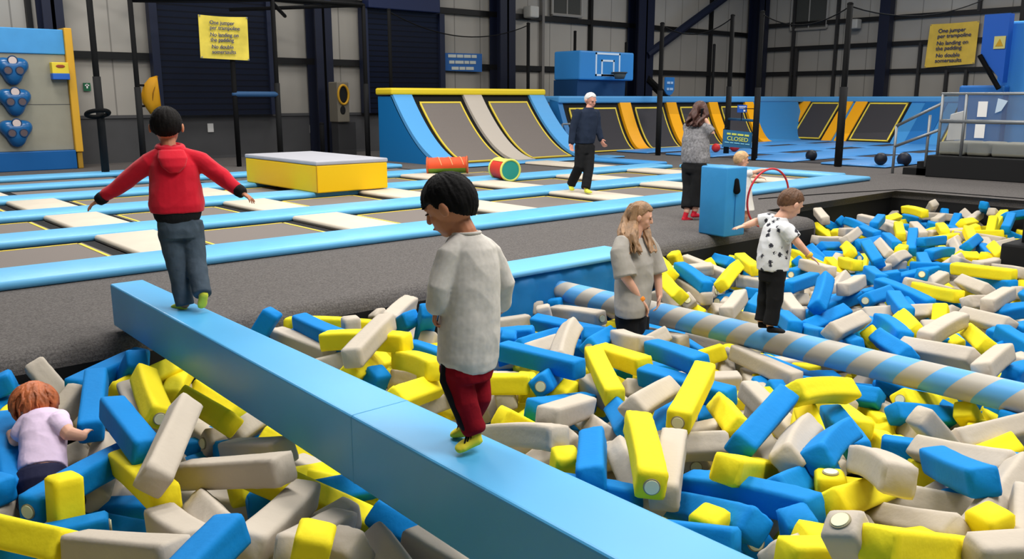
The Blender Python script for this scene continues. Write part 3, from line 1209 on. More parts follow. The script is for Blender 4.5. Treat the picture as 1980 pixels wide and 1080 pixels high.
# ---------------------------------------------------------------- crawl tunnels
def tunnel(a, b, r, label, m1, m2, m_end, stripes, name='crawl_tunnel'):
    a, b = Vector(a), Vector(b)
    d = (b - a).normalized()
    t = thing(name, label, 'tunnel', ((a.x + b.x) / 2, (a.y + b.y) / 2, ZP))
    u = d.cross(UP).normalized()
    v = u.cross(d)
    n = 28

    def ring(p, rr, a0, a1, k):
        return [p + (u * math.cos(a0 + (a1 - a0) * i / k) + v * math.sin(a0 + (a1 - a0) * i / k)) * rr for i in range(k + 1)]
    for nm, a0, a1, m_ in (('upper_skin', -.35, math.pi + .35, m1), ('lower_skin', math.pi + .35, math.tau - .35, m2)):
        mb = MB()
        rows = []
        for s in range(15):
            q = a.lerp(b, s / 14)
            rr = r * (1 + .035 * (1 if s % 2 else 0))
            rows.append((ring(q, rr, a0, a1, 20), ring(q, rr - .012, a0, a1, 20)))
        for (o0, i0), (o1, i1) in zip(rows, rows[1:]):
            O0, O1 = [mb.bm.verts.new(p) for p in o0], [mb.bm.verts.new(p) for p in o1]
            I0, I1 = [mb.bm.verts.new(p) for p in i0], [mb.bm.verts.new(p) for p in i1]
            for i in range(20):
                mb.bm.faces.new((O0[i], O0[i + 1], O1[i + 1], O1[i]))
                mb.bm.faces.new((I0[i], I1[i], I1[i + 1], I0[i + 1]))
        bmesh.ops.remove_doubles(mb.bm, verts=mb.bm.verts[:], dist=1e-4)
        mb.build(nm, m_, t, True)
    for p in (a, b):
        mb = MB()
        mb.tube([p + (u * math.cos(k * math.tau / n) + v * math.sin(k * math.tau / n)) * (r + .005) for k in range(n)], .022, 8, True)
        mb.build('end_hoop', m_end, t, True)
    for s in range(stripes):
        mb = MB()
        pts = []
        for i in range(10):
            ang = 2.6 - i * .28
            pts.append(a.lerp(b, (s + .7 + i * .07) / (stripes + .6)) + (u * math.cos(ang) + v * math.sin(ang)) * (r * 1.04))
        mb.tube(pts, .012, 6)
        mb.build('stripe', mat('stripe_peach', (240, 160, 110), .6), t)
    return t, a, b, u, v, d


w0 = (at_z(865, 333, ZP) - EYEP).dot(FW)
a, b = at_w(827, 320, w0), at_w(903, 318, w0)
tunnel(a, b, .165, 'orange crawl tunnel with green underside before the left lane of the ramp', mat('tunnel_orange', (226, 84, 44), .6), mat('tunnel_green', (110, 150, 50), .6), mat('hoop_orange', (200, 96, 56), .5), 3)
w1 = (at_z(985, 347, ZP) - EYEP).dot(FW)
a, b = at_w(964, 325, w1 + .5), at_w(987, 329, w1)
t, a, b, u, v, d = tunnel(a, b, .2, 'red and yellow crawl tunnel with teal end before the beige ramp lane', mat('tunnel_red', (216, 60, 44), .6), mat('tunnel_red', (216, 60, 44), .6), mat('hoop_lime', (216, 224, 110), .5), 0)
mb = MB()
mb.tube([b - d * .03, b + d * .0], .185, 24)
mb.build('end_panel', mat('tunnel_teal', (44, 150, 140), .6), t)
mb = MB()
for s in range(9):
    pass
rows = []
for s in range(8):
    q = a.lerp(b, s / 7)
    rows.append([q + (u * math.cos(.9 + i * .14) + v * math.sin(.9 + i * .14)) * .212 for i in range(9)])
for r0, r1 in zip(rows, rows[1:]):
    V0, V1 = [mb.bm.verts.new(p) for p in r0], [mb.bm.verts.new(p) for p in r1]
    for i in range(8):
        mb.bm.faces.new((V0[i], V0[i + 1], V1[i + 1], V1[i]))
bmesh.ops.remove_doubles(mb.bm, verts=mb.bm.verts[:], dist=1e-4)
mb.build('yellow_gore', mat('tunnel_yellow', (230, 222, 110), .6), t, True)

# ---------------------------------------------------------------- dodgeball court walls
prof = curve(18.45, 19.45, 1.55, 14, 2.0, .4)
t = thing('angled_trampoline_wall', 'long blue court wall of curved black trampolines split by orange pads', 'trampoline wall', (25, 19.5, 0))
ox = [(xs(1206, 19.2, 200), xs(1227, 19.2, 200)), (xs(1296, 19.2, 200), xs(1315, 19.2, 200)), (xs(1378, 19.2, 200), xs(1395, 19.2, 200)), (xs(1448, 19.2, 200), xs(1464, 19.2, 200))]
xa = 19.15
mb = MB()
poly = [Vector((xa, y, z)) for y, z in prof] + [Vector((xa, 19.8, 1.62)), Vector((xa, 19.8, 0))]
mb.prism(poly, (-.2, 0, 0))
mb.build('end_panel', mat('wall_teal', (40, 118, 180), .5), t)
prev = xa
for x0, x1 in ox:
    ramp_bed(t, prof, prev + .03, x0 - .03, beddark, (.1, .92))
    mb = MB()
    add_strip(mb, prof, x0, x1, .06, .1)
    mb.build('orange_pad', orange, t)
    prev = x1
mb = MB()
add_strip(mb, prof, ox[-1][1], 32.6, .05, .1)
mb.build('corner_pad', mat('wall_blue', (60, 138, 200), .5), t)
mb = MB()
mb.box2((xa - .2, 19.36, 1.5), (33.6, 20.1, 1.72), .05)
mb.build('top_pad', mat('wall_top', (84, 158, 216), .5), t)
mb = MB()
mb.box2((xa, 19.5, 0), (33, 19.8, 1.5))
mb.build('back_frame', blk_soft, t)
# right run, facing the camera's left
t = thing('angled_trampoline_wall', 'blue court wall with two slanted black trampolines and orange pads behind the net', 'trampoline wall', (32.5, 16, 0))
wb = mat('wall_blue', (60, 138, 200), .5)


def slab(y0, y1, m_, nm, lift=0.0, z0=.02, z1=1.55, t=t):
    """sloping pad on the right run between y0 and y1"""
    def P_(z, o):
        u = z / 1.55
        return Vector((31.5 + 1.6 * u - .7 * o, 0, z + .7 * o))
    mb = MB()
    lo, hi = P_(z0, lift), P_(z1, lift)
    lo2, hi2 = P_(z0, lift - .1), P_(z1, lift - .1)
    poly = [lo, hi, hi2, lo2]
    mb.prism([Vector((p.x, y0, p.z)) for p in poly], (0, y1 - y0, 0))
    return mb.build(nm, m_, t)


slab(8.6, 20.2, wb, 'backing_pad', 0)
for y0, y1 in ((19.05, 19.65), (17.22, 17.62), (16.62, 17.1)):
    slab(y0, y1, orange, 'orange_pad', .05)
for y0, y1 in ((17.62, 19.05), (14.9, 16.62), (11.3, 13.2)):
    slab(y0 + .02, y1 - .02, blk_soft, 'spring_gap', .03)
    slab(y0 + .12, y1 - .12, beddark, 'jump_mat', .045, .1, 1.42)
    for a_, b_, z0, z1 in ((y0 + .1, y0 + .16, .08, 1.44), (y1 - .16, y1 - .1, .08, 1.44), (y0 + .1, y1 - .1, .07, .11), (y0 + .1, y1 - .1, 1.4, 1.45)):
        slab(a_, b_, yline, 'yellow_border', .055, z0, z1)
slab(13.6, 14.4, mat('wall_deep', (22, 104, 172), .5), 'dark_blue_pad', .03)
mb = MB()
mb.box2((33.0, 8.6, 1.5), (33.9, 20.0, 1.72), .05)
mb.build('top_pad', MATS['wall_top'], t)
# court floor of blue pads with dark beds
cb = mat('court_floor_blue', (70, 140, 206), .45, .03, 4, .06, 1.5)
for i, y in enumerate((10.6, 13.1, 15.6, 18.0)):
    pad(20.5, 31.4, y - .85, min(y + .85, 18.4), cb, 'court_pad', ('nearest', 'second nearest', 'third nearest', 'farthest')[i] + ' blue floor pad of the dodgeball court behind the nets', 'blue floor pads of the dodgeball court', z1=.06)
for i, x in enumerate((20.8, 23.6, 26.4, 29.2)):
    for j, (y0, y1) in enumerate(((11.47, 12.23), (13.97, 14.73), (16.47, 17.13))):
        mb = MB()
        mb.box2((x, y0, 0), (x + 2.0, y1, .02))
        tag(mb.build('court_trampoline', beddark), 'dark trampoline bed in the dodgeball court floor, %s from the left in the %s row' % (ORD[i], ('near', 'middle', 'far')[j]), 'trampoline', 'dark beds in the dodgeball court floor')
        pad(x + 2.03, x + 2.75, y0 - .02, y1 + .02, cb, 'court_pad', 'blue pad between court beds, %s from the left in the %s row' % (ORD[i], ('near', 'middle', 'far')[j]), 'blue floor pads of the dodgeball court', z1=.05)
# balls
for (x, y, r, c, lb) in ((1384, 290, .13, (206, 44, 44), 'red dodgeball lying just right of the woman on the phone'), (1420, 289, .15, (206, 44, 44), 'red dodgeball lying below the closed sign'),
                         (1568, 307, .15, (30, 34, 44), 'dark dodgeball lying left of the middle net post'), (1702, 315, .15, (30, 34, 44), 'dark dodgeball lying right of the middle net post'),
                         (1747, 317, .17, (24, 30, 46), 'dark dodgeball lying beside the metal stair rail')):
    p = at_z(x, y + 4, .0 if x in (1568, 1747) else .06)
    mb = MB()
    mb.ell(p + Vector((0, 0, r)), (r, r, r), None, 20, 14)
    tag(mb.build('dodgeball', mat('ball_%d' % c[0], c, .5), None, True), lb, 'ball')
# grey trolley behind the man
t = thing('equipment_rack', 'grey metal rack standing behind the man, left of the court wall', 'rack', (17.6, 18.6, 0))
mb = MB()
p, q = at_y(1087, 240, 18.8), at_y(1103, 302, 18.8)
for x in (p.x, q.x):
    mb.tube([(x, 18.8, 0), (x, 18.8, p.z)], .035, 6)
mb.build('uprights', rail, t)
mb = MB()
for z in (p.z, p.z * .6, p.z * .25):
    mb.tube([(p.x, 18.8, z), (q.x, 18.8, z)], .03, 6)
mb.build('rungs', rail, t)

# ================================================================ RIGHT HAND PLATFORM
XP = 19.0
t = thing('jump_platform', 'black carpeted platform with steps and a metal railing on the right', 'platform', (20.2, 6.5, 0))
y0 = at_x(1790, 320, XP).y
mb = MB()
mb.box2((XP, 3.4, 0), (XP + 3.2, y0, .46), .02)
mb.build('base', mat('platform_black', (26, 26, 27), .9), t)
for i, (h_, d_) in enumerate(((.15, 1.0), (.3, .6))):
    mb = MB()
    mb.box2((XP + .25, y0, 0), (XP + 1.5, y0 + .6 - .3 * i, .15 + .15 * i))
    mb.build('step', mat('step_black', (20, 20, 21), .9), t)
g = thing('metal_railing', 'grey metal railing along the front of the black platform', 'railing', (XP + .1, 6.5, .46))
rr = .032
xr = XP + .08
yr0 = at_x(1822, 200, xr).y
ys = [yr0, at_x(1868, 200, xr).y, at_x(1980, 200, xr).y - .9, 3.6]
for y in ys:
    mb = MB()
    mb.tube([(xr, y, .46), (xr, y, 1.74)], rr, 8)
    mb.build('upright', rail, g, True)
mb = MB()
mb.tube([(xr, 3.5, 1.74), (xr, yr0 + .03, 1.74)], rr, 8)
mb.build('top_rail', rail, g, True)
mb = MB()
mb.tube([(xr, 3.5, 1.18), (xr, yr0, 1.18)], rr * 1.3, 8)
mb.build('mid_rail', rail, g, True)
mb = MB()
mb.box2((xr - .003, 3.6, .55), (xr + .003, yr0, 1.7))
mb.build('mesh_infill', veil('grey_infill', (120, 126, 130), .3), g)
g = thing('stair_rail', 'slanted grey handrail beside the small black steps', 'railing', (XP + .3, y0 + .8, 0))
ps = at_x(1753, 330, XP + .3)
for a_, b_ in (((XP + .3, y0 + .85, 1.05), (XP + .1, yr0, 1.55)), ((XP + .3, y0 + .85, .6), (XP + .1, yr0, 1.0))):
    mb = MB()
    mb.tube([a_, b_], rr, 8)
    mb.build('handrail', rail, g, True)
mb = MB()
mb.tube([(XP + .3, y0 + .85, 0), (XP + .3, y0 + .85, 1.06)], rr, 8)
mb.build('upright', rail, g, True)
mb = MB()
mb.tube([(XP + .2, yr0 + .28, .2), (XP + .2, yr0 + .28, 1.3)], rr, 8)
mb.build('upright', rail, g, True)
for i, (a_, b_) in enumerate(((1812, 1865), (1868, 1912), (1916, 2060))):
    ya, yb_ = at_x(a_, 290, XP + .3).y, at_x(b_, 290, XP + .3).y
    mb = MB()
    mb.box2((XP + .3, yb_, .47), (XP + 1.4, ya, .74), .05)
    tag(mb.build('crash_mat', mat('mat_stone', (176, 172, 156), .7), None, True), 'pale crash mat on the black platform, %s from the left' % ORD[i], 'mat', 'pale crash mats on the platform')
for i, (x0, y0_, x1, y1_, lb) in enumerate(((1892, 196, 1907, 226, 'upper white notice sheet on the platform railing'), (1886, 240, 1902, 267, 'lower white notice sheet on the platform railing'))):
    p, q = at_x(x0, y0_, xr - .05), at_x(x1, y1_, xr - .05)
    mb = MB()
    mb.box2((xr - .05, q.y, q.z), (xr - .04, p.y, p.z))
    tag(mb.build('notice_sheet', paper), lb, 'notice')
p, q = at_x(1930, 190, xr - .05), at_x(1946, 219, xr - .05)
mb = MB()
mb.prism([Vector((xr - .04, p.y, p.z)), Vector((xr - .04, q.y, p.z - .05)), Vector((xr - .04, q.y + .1, q.z + .05)), Vector((xr - .04, p.y + .03, q.z))], (-.012, 0, 0))
tag(mb.build('clear_wallet', mat('wallet', (186, 204, 222), .3)), 'pale plastic wallet hanging crooked at the right of the railing', 'notice')
mb = MB()
c = [at_x(x, y, XP + .9) for x, y in ((1838, 222), (1868, 214), (1866, 258), (1830, 265))]
for q in c[2:]:
    q.z = .745 + (.03 if q is c[2] else 0)
mb.prism(c, (.06, 0, .02))
tag(mb.build('white_board', paper), 'tilted white board leaning behind the platform railing', 'board')

# blue jump tower at the right edge
XT = 24.0
t = thing('jump_tower', 'tall blue padded jump tower behind the railing at the right edge', 'tower', (XT + 1, 6, 0))
ya, yb_, yc = at_x(1912, 100, XT).y, at_x(1960, 100, XT).y, 2.0
ztop = at_x(1930, 30, XT).z
tb = mat('tower_royal', (28, 92, 190), .5, .05, 3)
mb = MB()
zc, zd = at_x(1915, 108, XT).z, at_x(1950, 160, XT).z
mb.prism([Vector((XT - .5, ya, ztop)), Vector((XT - .5, yb_, ztop)), Vector((XT - .5, yb_, zd)), Vector((XT - .5, ya, zc))], (.3, 0, 0))
mb.build('front_fin', tb, t)
mb = MB()
mb.box2((XT + .05, 2.0, .0), (XT + 1.6, yb_ + .35, at_x(1970, 40, XT).z), .06)
mb.build('padded_body', mat('tower_blue', (66, 150, 228), .5, .05, 3), t)
mb = MB()
mb.box2((XT - .3, yb_, .0), (XT + .05, yb_ + 1.1, at_x(1930, 165, XT).z), .05)
mb.build('side_pad', mat('tower_mid', (40, 112, 190), .5, .05, 3), t)
mb = MB()
mb.tube([Vector((XT - .55, ya, zc)), Vector((XT - .55, yb_ + .05, zd - .15))], .06, 8)
mb.build('under_bar', postm, t)
p = at_x(1933, 82, XT - .52)
mb = MB()
mb.box(p, (.02, .26, .3))
mb.build('warning_plate', mat('warn_pale', (206, 196, 120), .6), t)
mb = MB()
mb.prism([p + Vector((-.015, .09, -.09)), p + Vector((-.015, -.09, -.09)), p + Vector((-.015, 0, .09))], (-.006, 0, 0))
mb.build('warning_triangle', mat('warn_gold', (196, 150, 30), .6), t)

# post at the very right edge, between pit and platform
f = Vector((11.45, 3.62, 0))
t = thing('pit_corner_post', 'black post with a blue padded sleeve at the right edge of the foam pit', 'post', (f.x, f.y, -1.35))
mb = MB()
mb.tube([(f.x, f.y, -1.35), (f.x, f.y, 1.42)], .065, 12)
mb.build('pole', postm, t, True)
mb = MB()
mb.tube([(f.x + .12, f.y - .2, -.2), (f.x + .12, f.y - .2, 1.0)], .16, 16)
mb.build('blue_sleeve', mat('sleeve_blue', (28, 100, 176), .5), t, True)
mb = MB()
mb.tube([(f.x + .1, f.y - .2, .8), (f.x + .1, f.y - .2, 1.0)], .165, 16)
mb.build('yellow_band', yellow, t, True)
mb = MB()
mb.box2((f.x - .28, f.y - .4, -1.3), (f.x + .4, f.y + .2, -.05), .03)
mb.build('black_base', blk_soft, t)
mb = MB()
pts = [at_x(1555, 391, 14), at_x(1640, 391, 14.8), at_x(1700, 398, 15.4), Vector((15.6, 5.2, .15))]
mb.tube([(12.6, 8.1, .009), (14.2, 7.75, .009), (15.95, 7.2, .009), (15.98, 3.6, .009)], .008, 6)
tag(mb.build('black_cable', postm, None, True), 'thin black cord along the far carpet edge of the foam pit', 'cord')

# blue pillar
t = thing('foam_pillar', 'light blue foam block pillar standing on the carpet beside the pit', 'foam pillar', (8.9, 6.5, 0))
bl, br = at_z(1357, 455, 0), at_z(1430, 459, 0)
w_ = ((bl + br) / 2 - EYEP).dot(FW)
c = at_w(1394, 452, w_ + .2)
c.z = 0
rot = Matrix.Rotation(AZ - math.pi / 2 + R(-56), 3, 'Z')
h_ = .84
mb = MB()
mb.box(Vector((c.x, c.y, h_ / 2)), (.43, .36, h_), rot, .02)
mb.build('cover', mat('pillar_blue', (52, 140, 200), .5, .3, 5, .05, 4), t, True)
n_ = rot @ Vector((1, 0, 0))
x_ = rot @ Vector((0, 1, 0))
q = Vector((c.x, c.y, .62)) + n_ * .222 - x_ * .02
mb = MB()
mb.capsule([q + UP * .06 + n_ * .005, q - UP * .06 + n_ * .012], [.028, .045], 10)
mb.build('hand_strap', postm, t, True)
mb = MB()
mb.tube([q - UP * .06 + n_ * .0, q - UP * .5 + n_ * .0], .005, 6)
mb.build('zip', mat('zip_blue', (30, 110, 170), .5), t)

# ================================================================ PEOPLE
skin_l = mat('skin_fair', (226, 172, 146), .55, .03, 60, .05, 14, .35)
skin_t = mat('skin_tan', (186, 122, 88), .55, .03, 60, .05, 14, .35)
skin_a = mat('skin_ruddy', (214, 150, 128), .55, .03, 60, .05, 14, .35)
eyem = mat('eye_dark', (40, 28, 22), .3)
lipm = mat('lip', (178, 96, 88), .5)
hair_black = mat('hair_black', (9, 7, 7), .75, .12, 120, .2, 30, .15)
hair_dark = mat('hair_dark', (16, 12, 11), .75, .12, 120, .25, 30, .15)
hair_brown = mat('hair_brown', (98, 68, 48), .55, .15, 90, .3, 26, .3)
hair_bru = mat('hair_brunette', (70, 40, 32), .5, .15, 90, .35, 20, .35)
hair_blond = mat('hair_dark_blond', (150, 116, 84), .5, .15, 90, .35, 16, .35)
hair_fair = mat('hair_fair', (196, 156, 110), .5, .15, 90, .25, 20, .35)
hair_red = mat('hair_auburn', (176, 98, 58), .5, .15, 90, .4, 18, .35)
hair_white = mat('hair_white', (214, 208, 204), .6, .15, 90, .15, 20, .3)
hoodie = mat('hoodie_red', (206, 20, 44), .85, .25, 12, .08, 8, .15, 0, .2)
knit_black = mat('knit_black', (14, 14, 17), .9, .2, 60)
jeans = mat('jeans_grey_blue', (72, 84, 96), .9, .35, 14, .14, 16, .1)
marl = mat('grey_marl', (206, 200, 192), .92, .35, 9, .07, 45, .1)
maroon = mat('maroon_cotton', (132, 18, 30), .9, .4, 14, .1, 12, .1)
lime = mat('lime_sock', (214, 220, 74), .85, .1, 40)
sockyel = mat('yellow_sock', (244, 226, 60), .85, .1, 40)
tee_grey = mat('tee_grey', (166, 160, 152), .92, .4, 7, .06, 12, .1)
pants_black = mat('black_trousers', (12, 12, 14), .85, .25, 10)
jumper = mat('navy_jumper', (36, 44, 60), .9, .3, 10, .1, 12, .1)
speckle = mat('speckled_knit', (132, 130, 132), .92, .2, 10, .4, 34, .1)
lilac = mat('lilac_cotton', (226, 204, 230), .9, .35, 10, .03, 10, .1)
navy_cloth = mat('navy_leggings', (26, 28, 58), .85, .25, 14)
redshoe = mat('red_shoe', (206, 30, 52), .6)
whitecloth = mat('white_cloth', (226, 222, 216), .9, .2, 12)
bandm = mat('orange_wristband', (240, 140, 40), .6)


def yawdir(y, p=0.0):
    f = FH * math.cos(R(y)) + RT * math.sin(R(y))
    fw = f * math.cos(R(p)) - UP * math.sin(R(p))
    up = UP * math.cos(R(p)) + f * math.sin(R(p))
    return fw, up, fw.cross(up)


class Fig:
    def __init__(self, label, foot, w0, voxel=.006):
        self.w0 = w0
        self.t = thing('person', label, 'person', foot)
        self.vox = voxel

    def J(self, x, y, dw=0.0):
        return at_w(x, y, self.w0 + dw)

    def ring(self, x, y, dw, hw, hd, yaw):
        c = self.J(x, y, dw) if not isinstance(x, Vector) else x
        f, u, r = yawdir(yaw)
        return (c, r * hw, f * hd)


def add_head(mb, c, h, yaw, pitch, roll=0.0, adult=False):
    """skull, jaw, nose, ears and neck stump around head centre c; h is chin to crown"""
    f, u, r = yawdir(yaw, pitch)
    ax = (r, f, u)
    kw = .34 if adult else .37
    mb.ell(c + u * h * .07 - f * h * .05, (h * kw, h * .43, h * .43), ax, 24, 16)
    mb.ell(c - u * h * .16 + f * h * .10, (h * .27, h * .29, h * .33), ax, 20, 14)
    mb.ell(c - u * h * .36 + f * h * .22, (h * .13, h * .12, h * .11), ax, 14, 10)
    for s in (-1, 1):
        mb.ell(c - u * h * .12 + f * h * .22 + r * s * h * .15, (h * .12, h * .13, h * .13), ax, 12, 8)   # cheeks
        mb.ell(c - u * h * .04 - f * h * .05 + r * s * h * (kw + .045), (h * .045, h * .085, h * .13), ax, 12, 8)   # ears
    mb.capsule([c + u * h * .05 + f * h * .385, c - u * h * .10 + f * h * .44], [h * .035, h * .055], 10)   # nose
    mb.ell(c + u * h * .10 + f * h * .33, (h * .24, h * .06, h * .05), ax, 14, 8)    # brow
    mb.ell(c - u * h * .25 + f * h * .365, (h * .10, h * .045, h * .045), ax, 12, 8)  # mouth mound
    return ax


def add_face(parent, c, h, yaw, pitch, brow=None, closed=False):
    f, u, r = yawdir(yaw, pitch)
    for s in (-1, 1):
        p = c + u * h * .02 + f * h * .365 + r * s * h * .15
        mb = MB()
        mb.ell(p, (h * .062, h * .03, h * (.016 if closed else .034)), (r, f, u), 14, 8)
        mb.build('eye', eyem, parent, True)
        mb = MB()
        mb.capsule([p + u * h * .10 + f * h * .012 - r * s * h * .06, p + u * h * .115 + f * h * .008 + r * s * h * .07], [h * .014, h * .009], 8)
        mb.build('eyebrow', brow or hair_dark, parent, True)
    mb = MB()
    mb.ell(c - u * h * .25 + f * h * .405, (h * .085, h * .02, h * .02), (r, f, u), 14, 8)
    mb.build('mouth', lipm, parent, True)


def hair_cap(parent, c, h, yaw, pitch, m, thick=.05, front=.42, side=-.18, back=-.62, tex=.03, freq=9.0, adult=False, fringe=0.0, seed=0, wild=0.0, soft=.10):
    """short hair as a shell over the skull with a natural hair line"""
    f, u, r = yawdir(yaw, pitch)
    kw = .34 if adult else .37
    cc = c + u * h * .07 - f * h * .05
    mb = MB()
    nu, nv = 120, 60
    rows = []
    for j in range(nv + 1):
        th = math.pi * j / nv - math.pi / 2
        row = []
        for i in range(nu):
            a = i * math.tau / nu
            d = Vector((math.cos(th) * math.cos(a), math.cos(th) * math.sin(a), math.sin(th)))   # x right, y front, z up
            y = d.y
            line = back + (side - back) * min(1, max(0, (y + .75) / .7)) if y < -.05 else side + (front - side) * min(1, max(0, (y + .05) / .55)) ** 1.3
            line += .07 * noise.noise(Vector((math.cos(a) * 7 + seed, math.sin(a) * 7, 3)))
            k = (d.z - line - fringe * max(0, y) * .3) / soft
            k = max(0, min(1, k + .5))
            k = k * k * (3 - 2 * k)
            nz = noise.noise(Vector((math.cos(a) * 3.4 + seed, math.sin(a) * 3.4, th * 1.3))) * .6 + noise.noise(Vector((math.cos(a) * 9 + seed, math.sin(a) * 9, th * 1.6))) * .7
            nz2 = noise.noise(Vector((d.x * freq * 2 + seed, d.y * freq * 2, d.z * freq)))
            e = -.05 + (thick + .05 + tex * nz + tex * .5 * nz2 + wild * max(0, nz)) * k
            row.append(cc + r * d.x * h * (kw + e) + f * d.y * h * (.43 + e) + u * d.z * h * (.43 + e))
        rows.append(row)
    mb.rings(rows[1:-1])
    return mb.build('hair', m, parent, True)


def locks(mb, pts, r0, r1, h, n=7, spread=.03, seed=1):
    """bunch of wavy strands along a path"""
    rnd = random.Random(seed)
    pts = [Vector(p) for p in pts]
    for k in range(n):
        off = Vector((rnd.uniform(-1, 1), rnd.uniform(-1, 1), rnd.uniform(-.4, .4))) * spread
        ph = rnd.uniform(0, 6)
        q = []
        m = 10
        for i in range(m + 1):
            s = i / m * (len(pts) - 1)
            a = min(int(s), len(pts) - 2)
            p = pts[a].lerp(pts[a + 1], s - a)
            wv = spread * .45 * math.sin(ph + i * 1.1) * (i / m)
            q.append(p + off * (.4 + .8 * i / m) + RT * wv)
        rad = [r0 + (r1 - r0) * (i / m) for i in range(m + 1)]
        mb.capsule(q, rad, 8)


def add_hand(mb, wrist, tip, H, normal, thumb, curl=.25, spread=.10):
    """palm, four unequal bent fingers and an angled thumb; normal points out of the palm"""
    d = (tip - wrist).normalized()
    nrm = (normal - d * normal.dot(d)).normalized()
    sd = d.cross(nrm).normalized()
    if sd.dot(thumb) < 0:
        sd = -sd
    pw, pt, pl = H * .225, H * .085, H * .50
    k0 = wrist + d * pl
    mb.loft([(wrist - d * H * .05, sd * pw * .66, nrm * pt * 1.05), (wrist + d * pl * .3, sd * pw * .92, nrm * pt * 1.1), (wrist + d * pl * .75, sd * pw, nrm * pt), (k0 + d * H * .03, sd * pw * .92, nrm * pt * .8)], 14, 2.4)
    for i, (off, ln) in enumerate(((.78, .40), (.27, .46), (-.25, .43), (-.74, .34))):
        p = wrist + d * pl * .9 + sd * pw * off
        fd = (d + sd * off * spread * 2.2).normalized()
        pts = [p]
        ang = curl * .7
        for seg, fr in enumerate((.42, .32, .26)):
            dd = fd * math.cos(ang) + nrm * math.sin(ang)
            p = p + dd * ln * H * fr
            pts.append(p)
            ang += curl * (1.0 + .15 * i)
        mb.capsule(pts, [H * .052, H * .048, H * .044, H * .036], 8)
    b = wrist + d * pl * .22 + sd * pw * .75
    td = (d * .72 + sd * .72 + nrm * .25).normalized()
    t1 = b + td * H * .19
    t2 = t1 + (d * .9 + sd * .3 + nrm * .3).normalized() * H * .15
    mb.capsule([b - td * H * .04, t1, t2], [H * .075, H * .058, H * .044], 8)


def add_foot(mb, ankle, heel, toe, wd):
    d = (toe - heel)
    L = d.length
    d.normalize()
    s = d.cross(UP)
    if s.length < .2:
        s = RT.copy()
    s.normalize()
    n = s.cross(d).normalized()
    mb.loft([(heel - d * L * .03, s * wd * .45, n * wd * .5), (heel + d * L * .12 + n * wd * .1, s * wd * .72, n * wd * .75), (heel + d * L * .45 + n * wd * .05, s * wd * .8, n * wd * .66),
             (heel + d * L * .75 - n * wd * .05, s * wd * .98, n * wd * .5), (heel + d * L * .93 - n * wd * .12, s * wd * .82, n * wd * .36), (heel + d * L * 1.0 - n * wd * .15, s * wd * .45, n * wd * .22)], 16, 2.2)
    mb.capsule([ankle, heel + d * L * .16 + n * wd * .25], [wd * .72, wd * .7], 12)


def simple(name, m, parent, fn, vox=.007, sm=4, fold=0.0, ff=11.0):
    mb = MB()
    fn(mb)
    return fuse(mb, name, m, parent, vox, sm, .5, fold, ff)


# ---------------------------------------------------------------- boy in the red hoodie on the far end of the beam
F = Fig('boy in red hoodie balancing with arms out on the far end of the blue beam', at_z(362, 597, .35), 5.44, .005)
J = F.J
yw = -25
sL, eL, wL, tL = J(294, 309, -.05), J(243, 350, -.02), J(194, 385, 0), J(154, 411, .0)
sR, eR, wR, tR = J(384, 309, .05), J(433, 345, .04), J(466, 371, .02), J(492, 388, .02)
hL, kL, aL = J(329, 432, -.03), J(341, 505, -.01), J(357, 586, 0)
hR, kR, aR = J(369, 432, .03), J(378, 505, .02), J(391, 566, -.08)
hc, hh = J(322, 245, .02), .232
neck = J(327, 288, .0)
mb = MB()
add_head(mb, hc, hh, -14, 8)
mb.capsule([hc - UP * .05, neck - UP * .02], .046, 14)
mb.loft([F.ring(327, 286, 0, .055, .05, yw), F.ring(334, 300, 0, .12, .075, yw), F.ring(338, 345, 0, .12, .085, yw), F.ring(344, 400, 0, .105, .08, yw), F.ring(347, 440, 0, .11, .085, yw)], 20)
mb.capsule([sL, eL, wL], [.045, .036, .026], 12)
mb.capsule([sR, eR, wR], [.045, .036, .026], 12)
for h_, k_, a_ in ((hL, kL, aL), (hR, kR, aR)):
    mb.capsule([h_, k_, a_], [.065, .047, .032], 12)
add_hand(mb, wL, tL, .125, -UP, FH, .22, .12)
add_hand(mb, wR, tR, .12, -UP, FH, .22, .12)
fuse(mb, 'body', skin_t, F.t, .0042, 3)
hair_cap(F.t, hc, hh, -14, 8, hair_dark, .05, .40, -.30, -.97, .022, 11, seed=3)


def f_(mb):
    mb.loft([F.ring(343, 409, 0, .158, .118, yw), F.ring(342, 395, 0, .165, .122, yw), F.ring(339, 350, 0, .152, .115, yw), F.ring(337, 318, 0, .150, .105, yw), F.ring(334, 300, 0, .128, .09, yw), F.ring(329, 286, 0, .075, .068, yw)], 28, 2.3)
    for s_, e_, w_ in ((sL, eL, wL), (sR, eR, wR)):
        mb.capsule([J(330, 292, 0).lerp(s_, .2), s_ + (e_ - s_) * .12, e_, w_ + (e_ - w_) * .2], [.052, .062, .053, .038], 16)


simple('hoodie', hoodie, F.t, f_, .0055, 6, .0055, 9)
f0, u0, r0 = yawdir(yw)


def f_(mb):   # folded hood lying on the back and round the neck
    c = J(329, 287, 0)
    mb.tube([c + r0 * math.cos(k * math.tau / 16) * .072 + f0 * math.sin(k * math.tau / 16) * .062 + UP * (.006 + .012 * math.sin(k * math.tau / 16)) for k in range(16)], .022, 8, True)
    mb.loft([(J(331, 290, -.075), r0 * .075, f0 * .03), (J(334, 305, -.10), r0 * .088, f0 * .036), (J(336, 322, -.112), r0 * .07, f0 * .032), (J(337, 334, -.112), r0 * .03, f0 * .02)], 20)


simple('hood', hoodie, F.t, f_, .005, 4)


def f_(mb):
    mb.loft([F.ring(345, 430, 0, .118, .098, yw), F.ring(344, 420, 0, .138, .108, yw), F.ring(343, 407, 0, .148, .112, yw)], 24, 2.2)


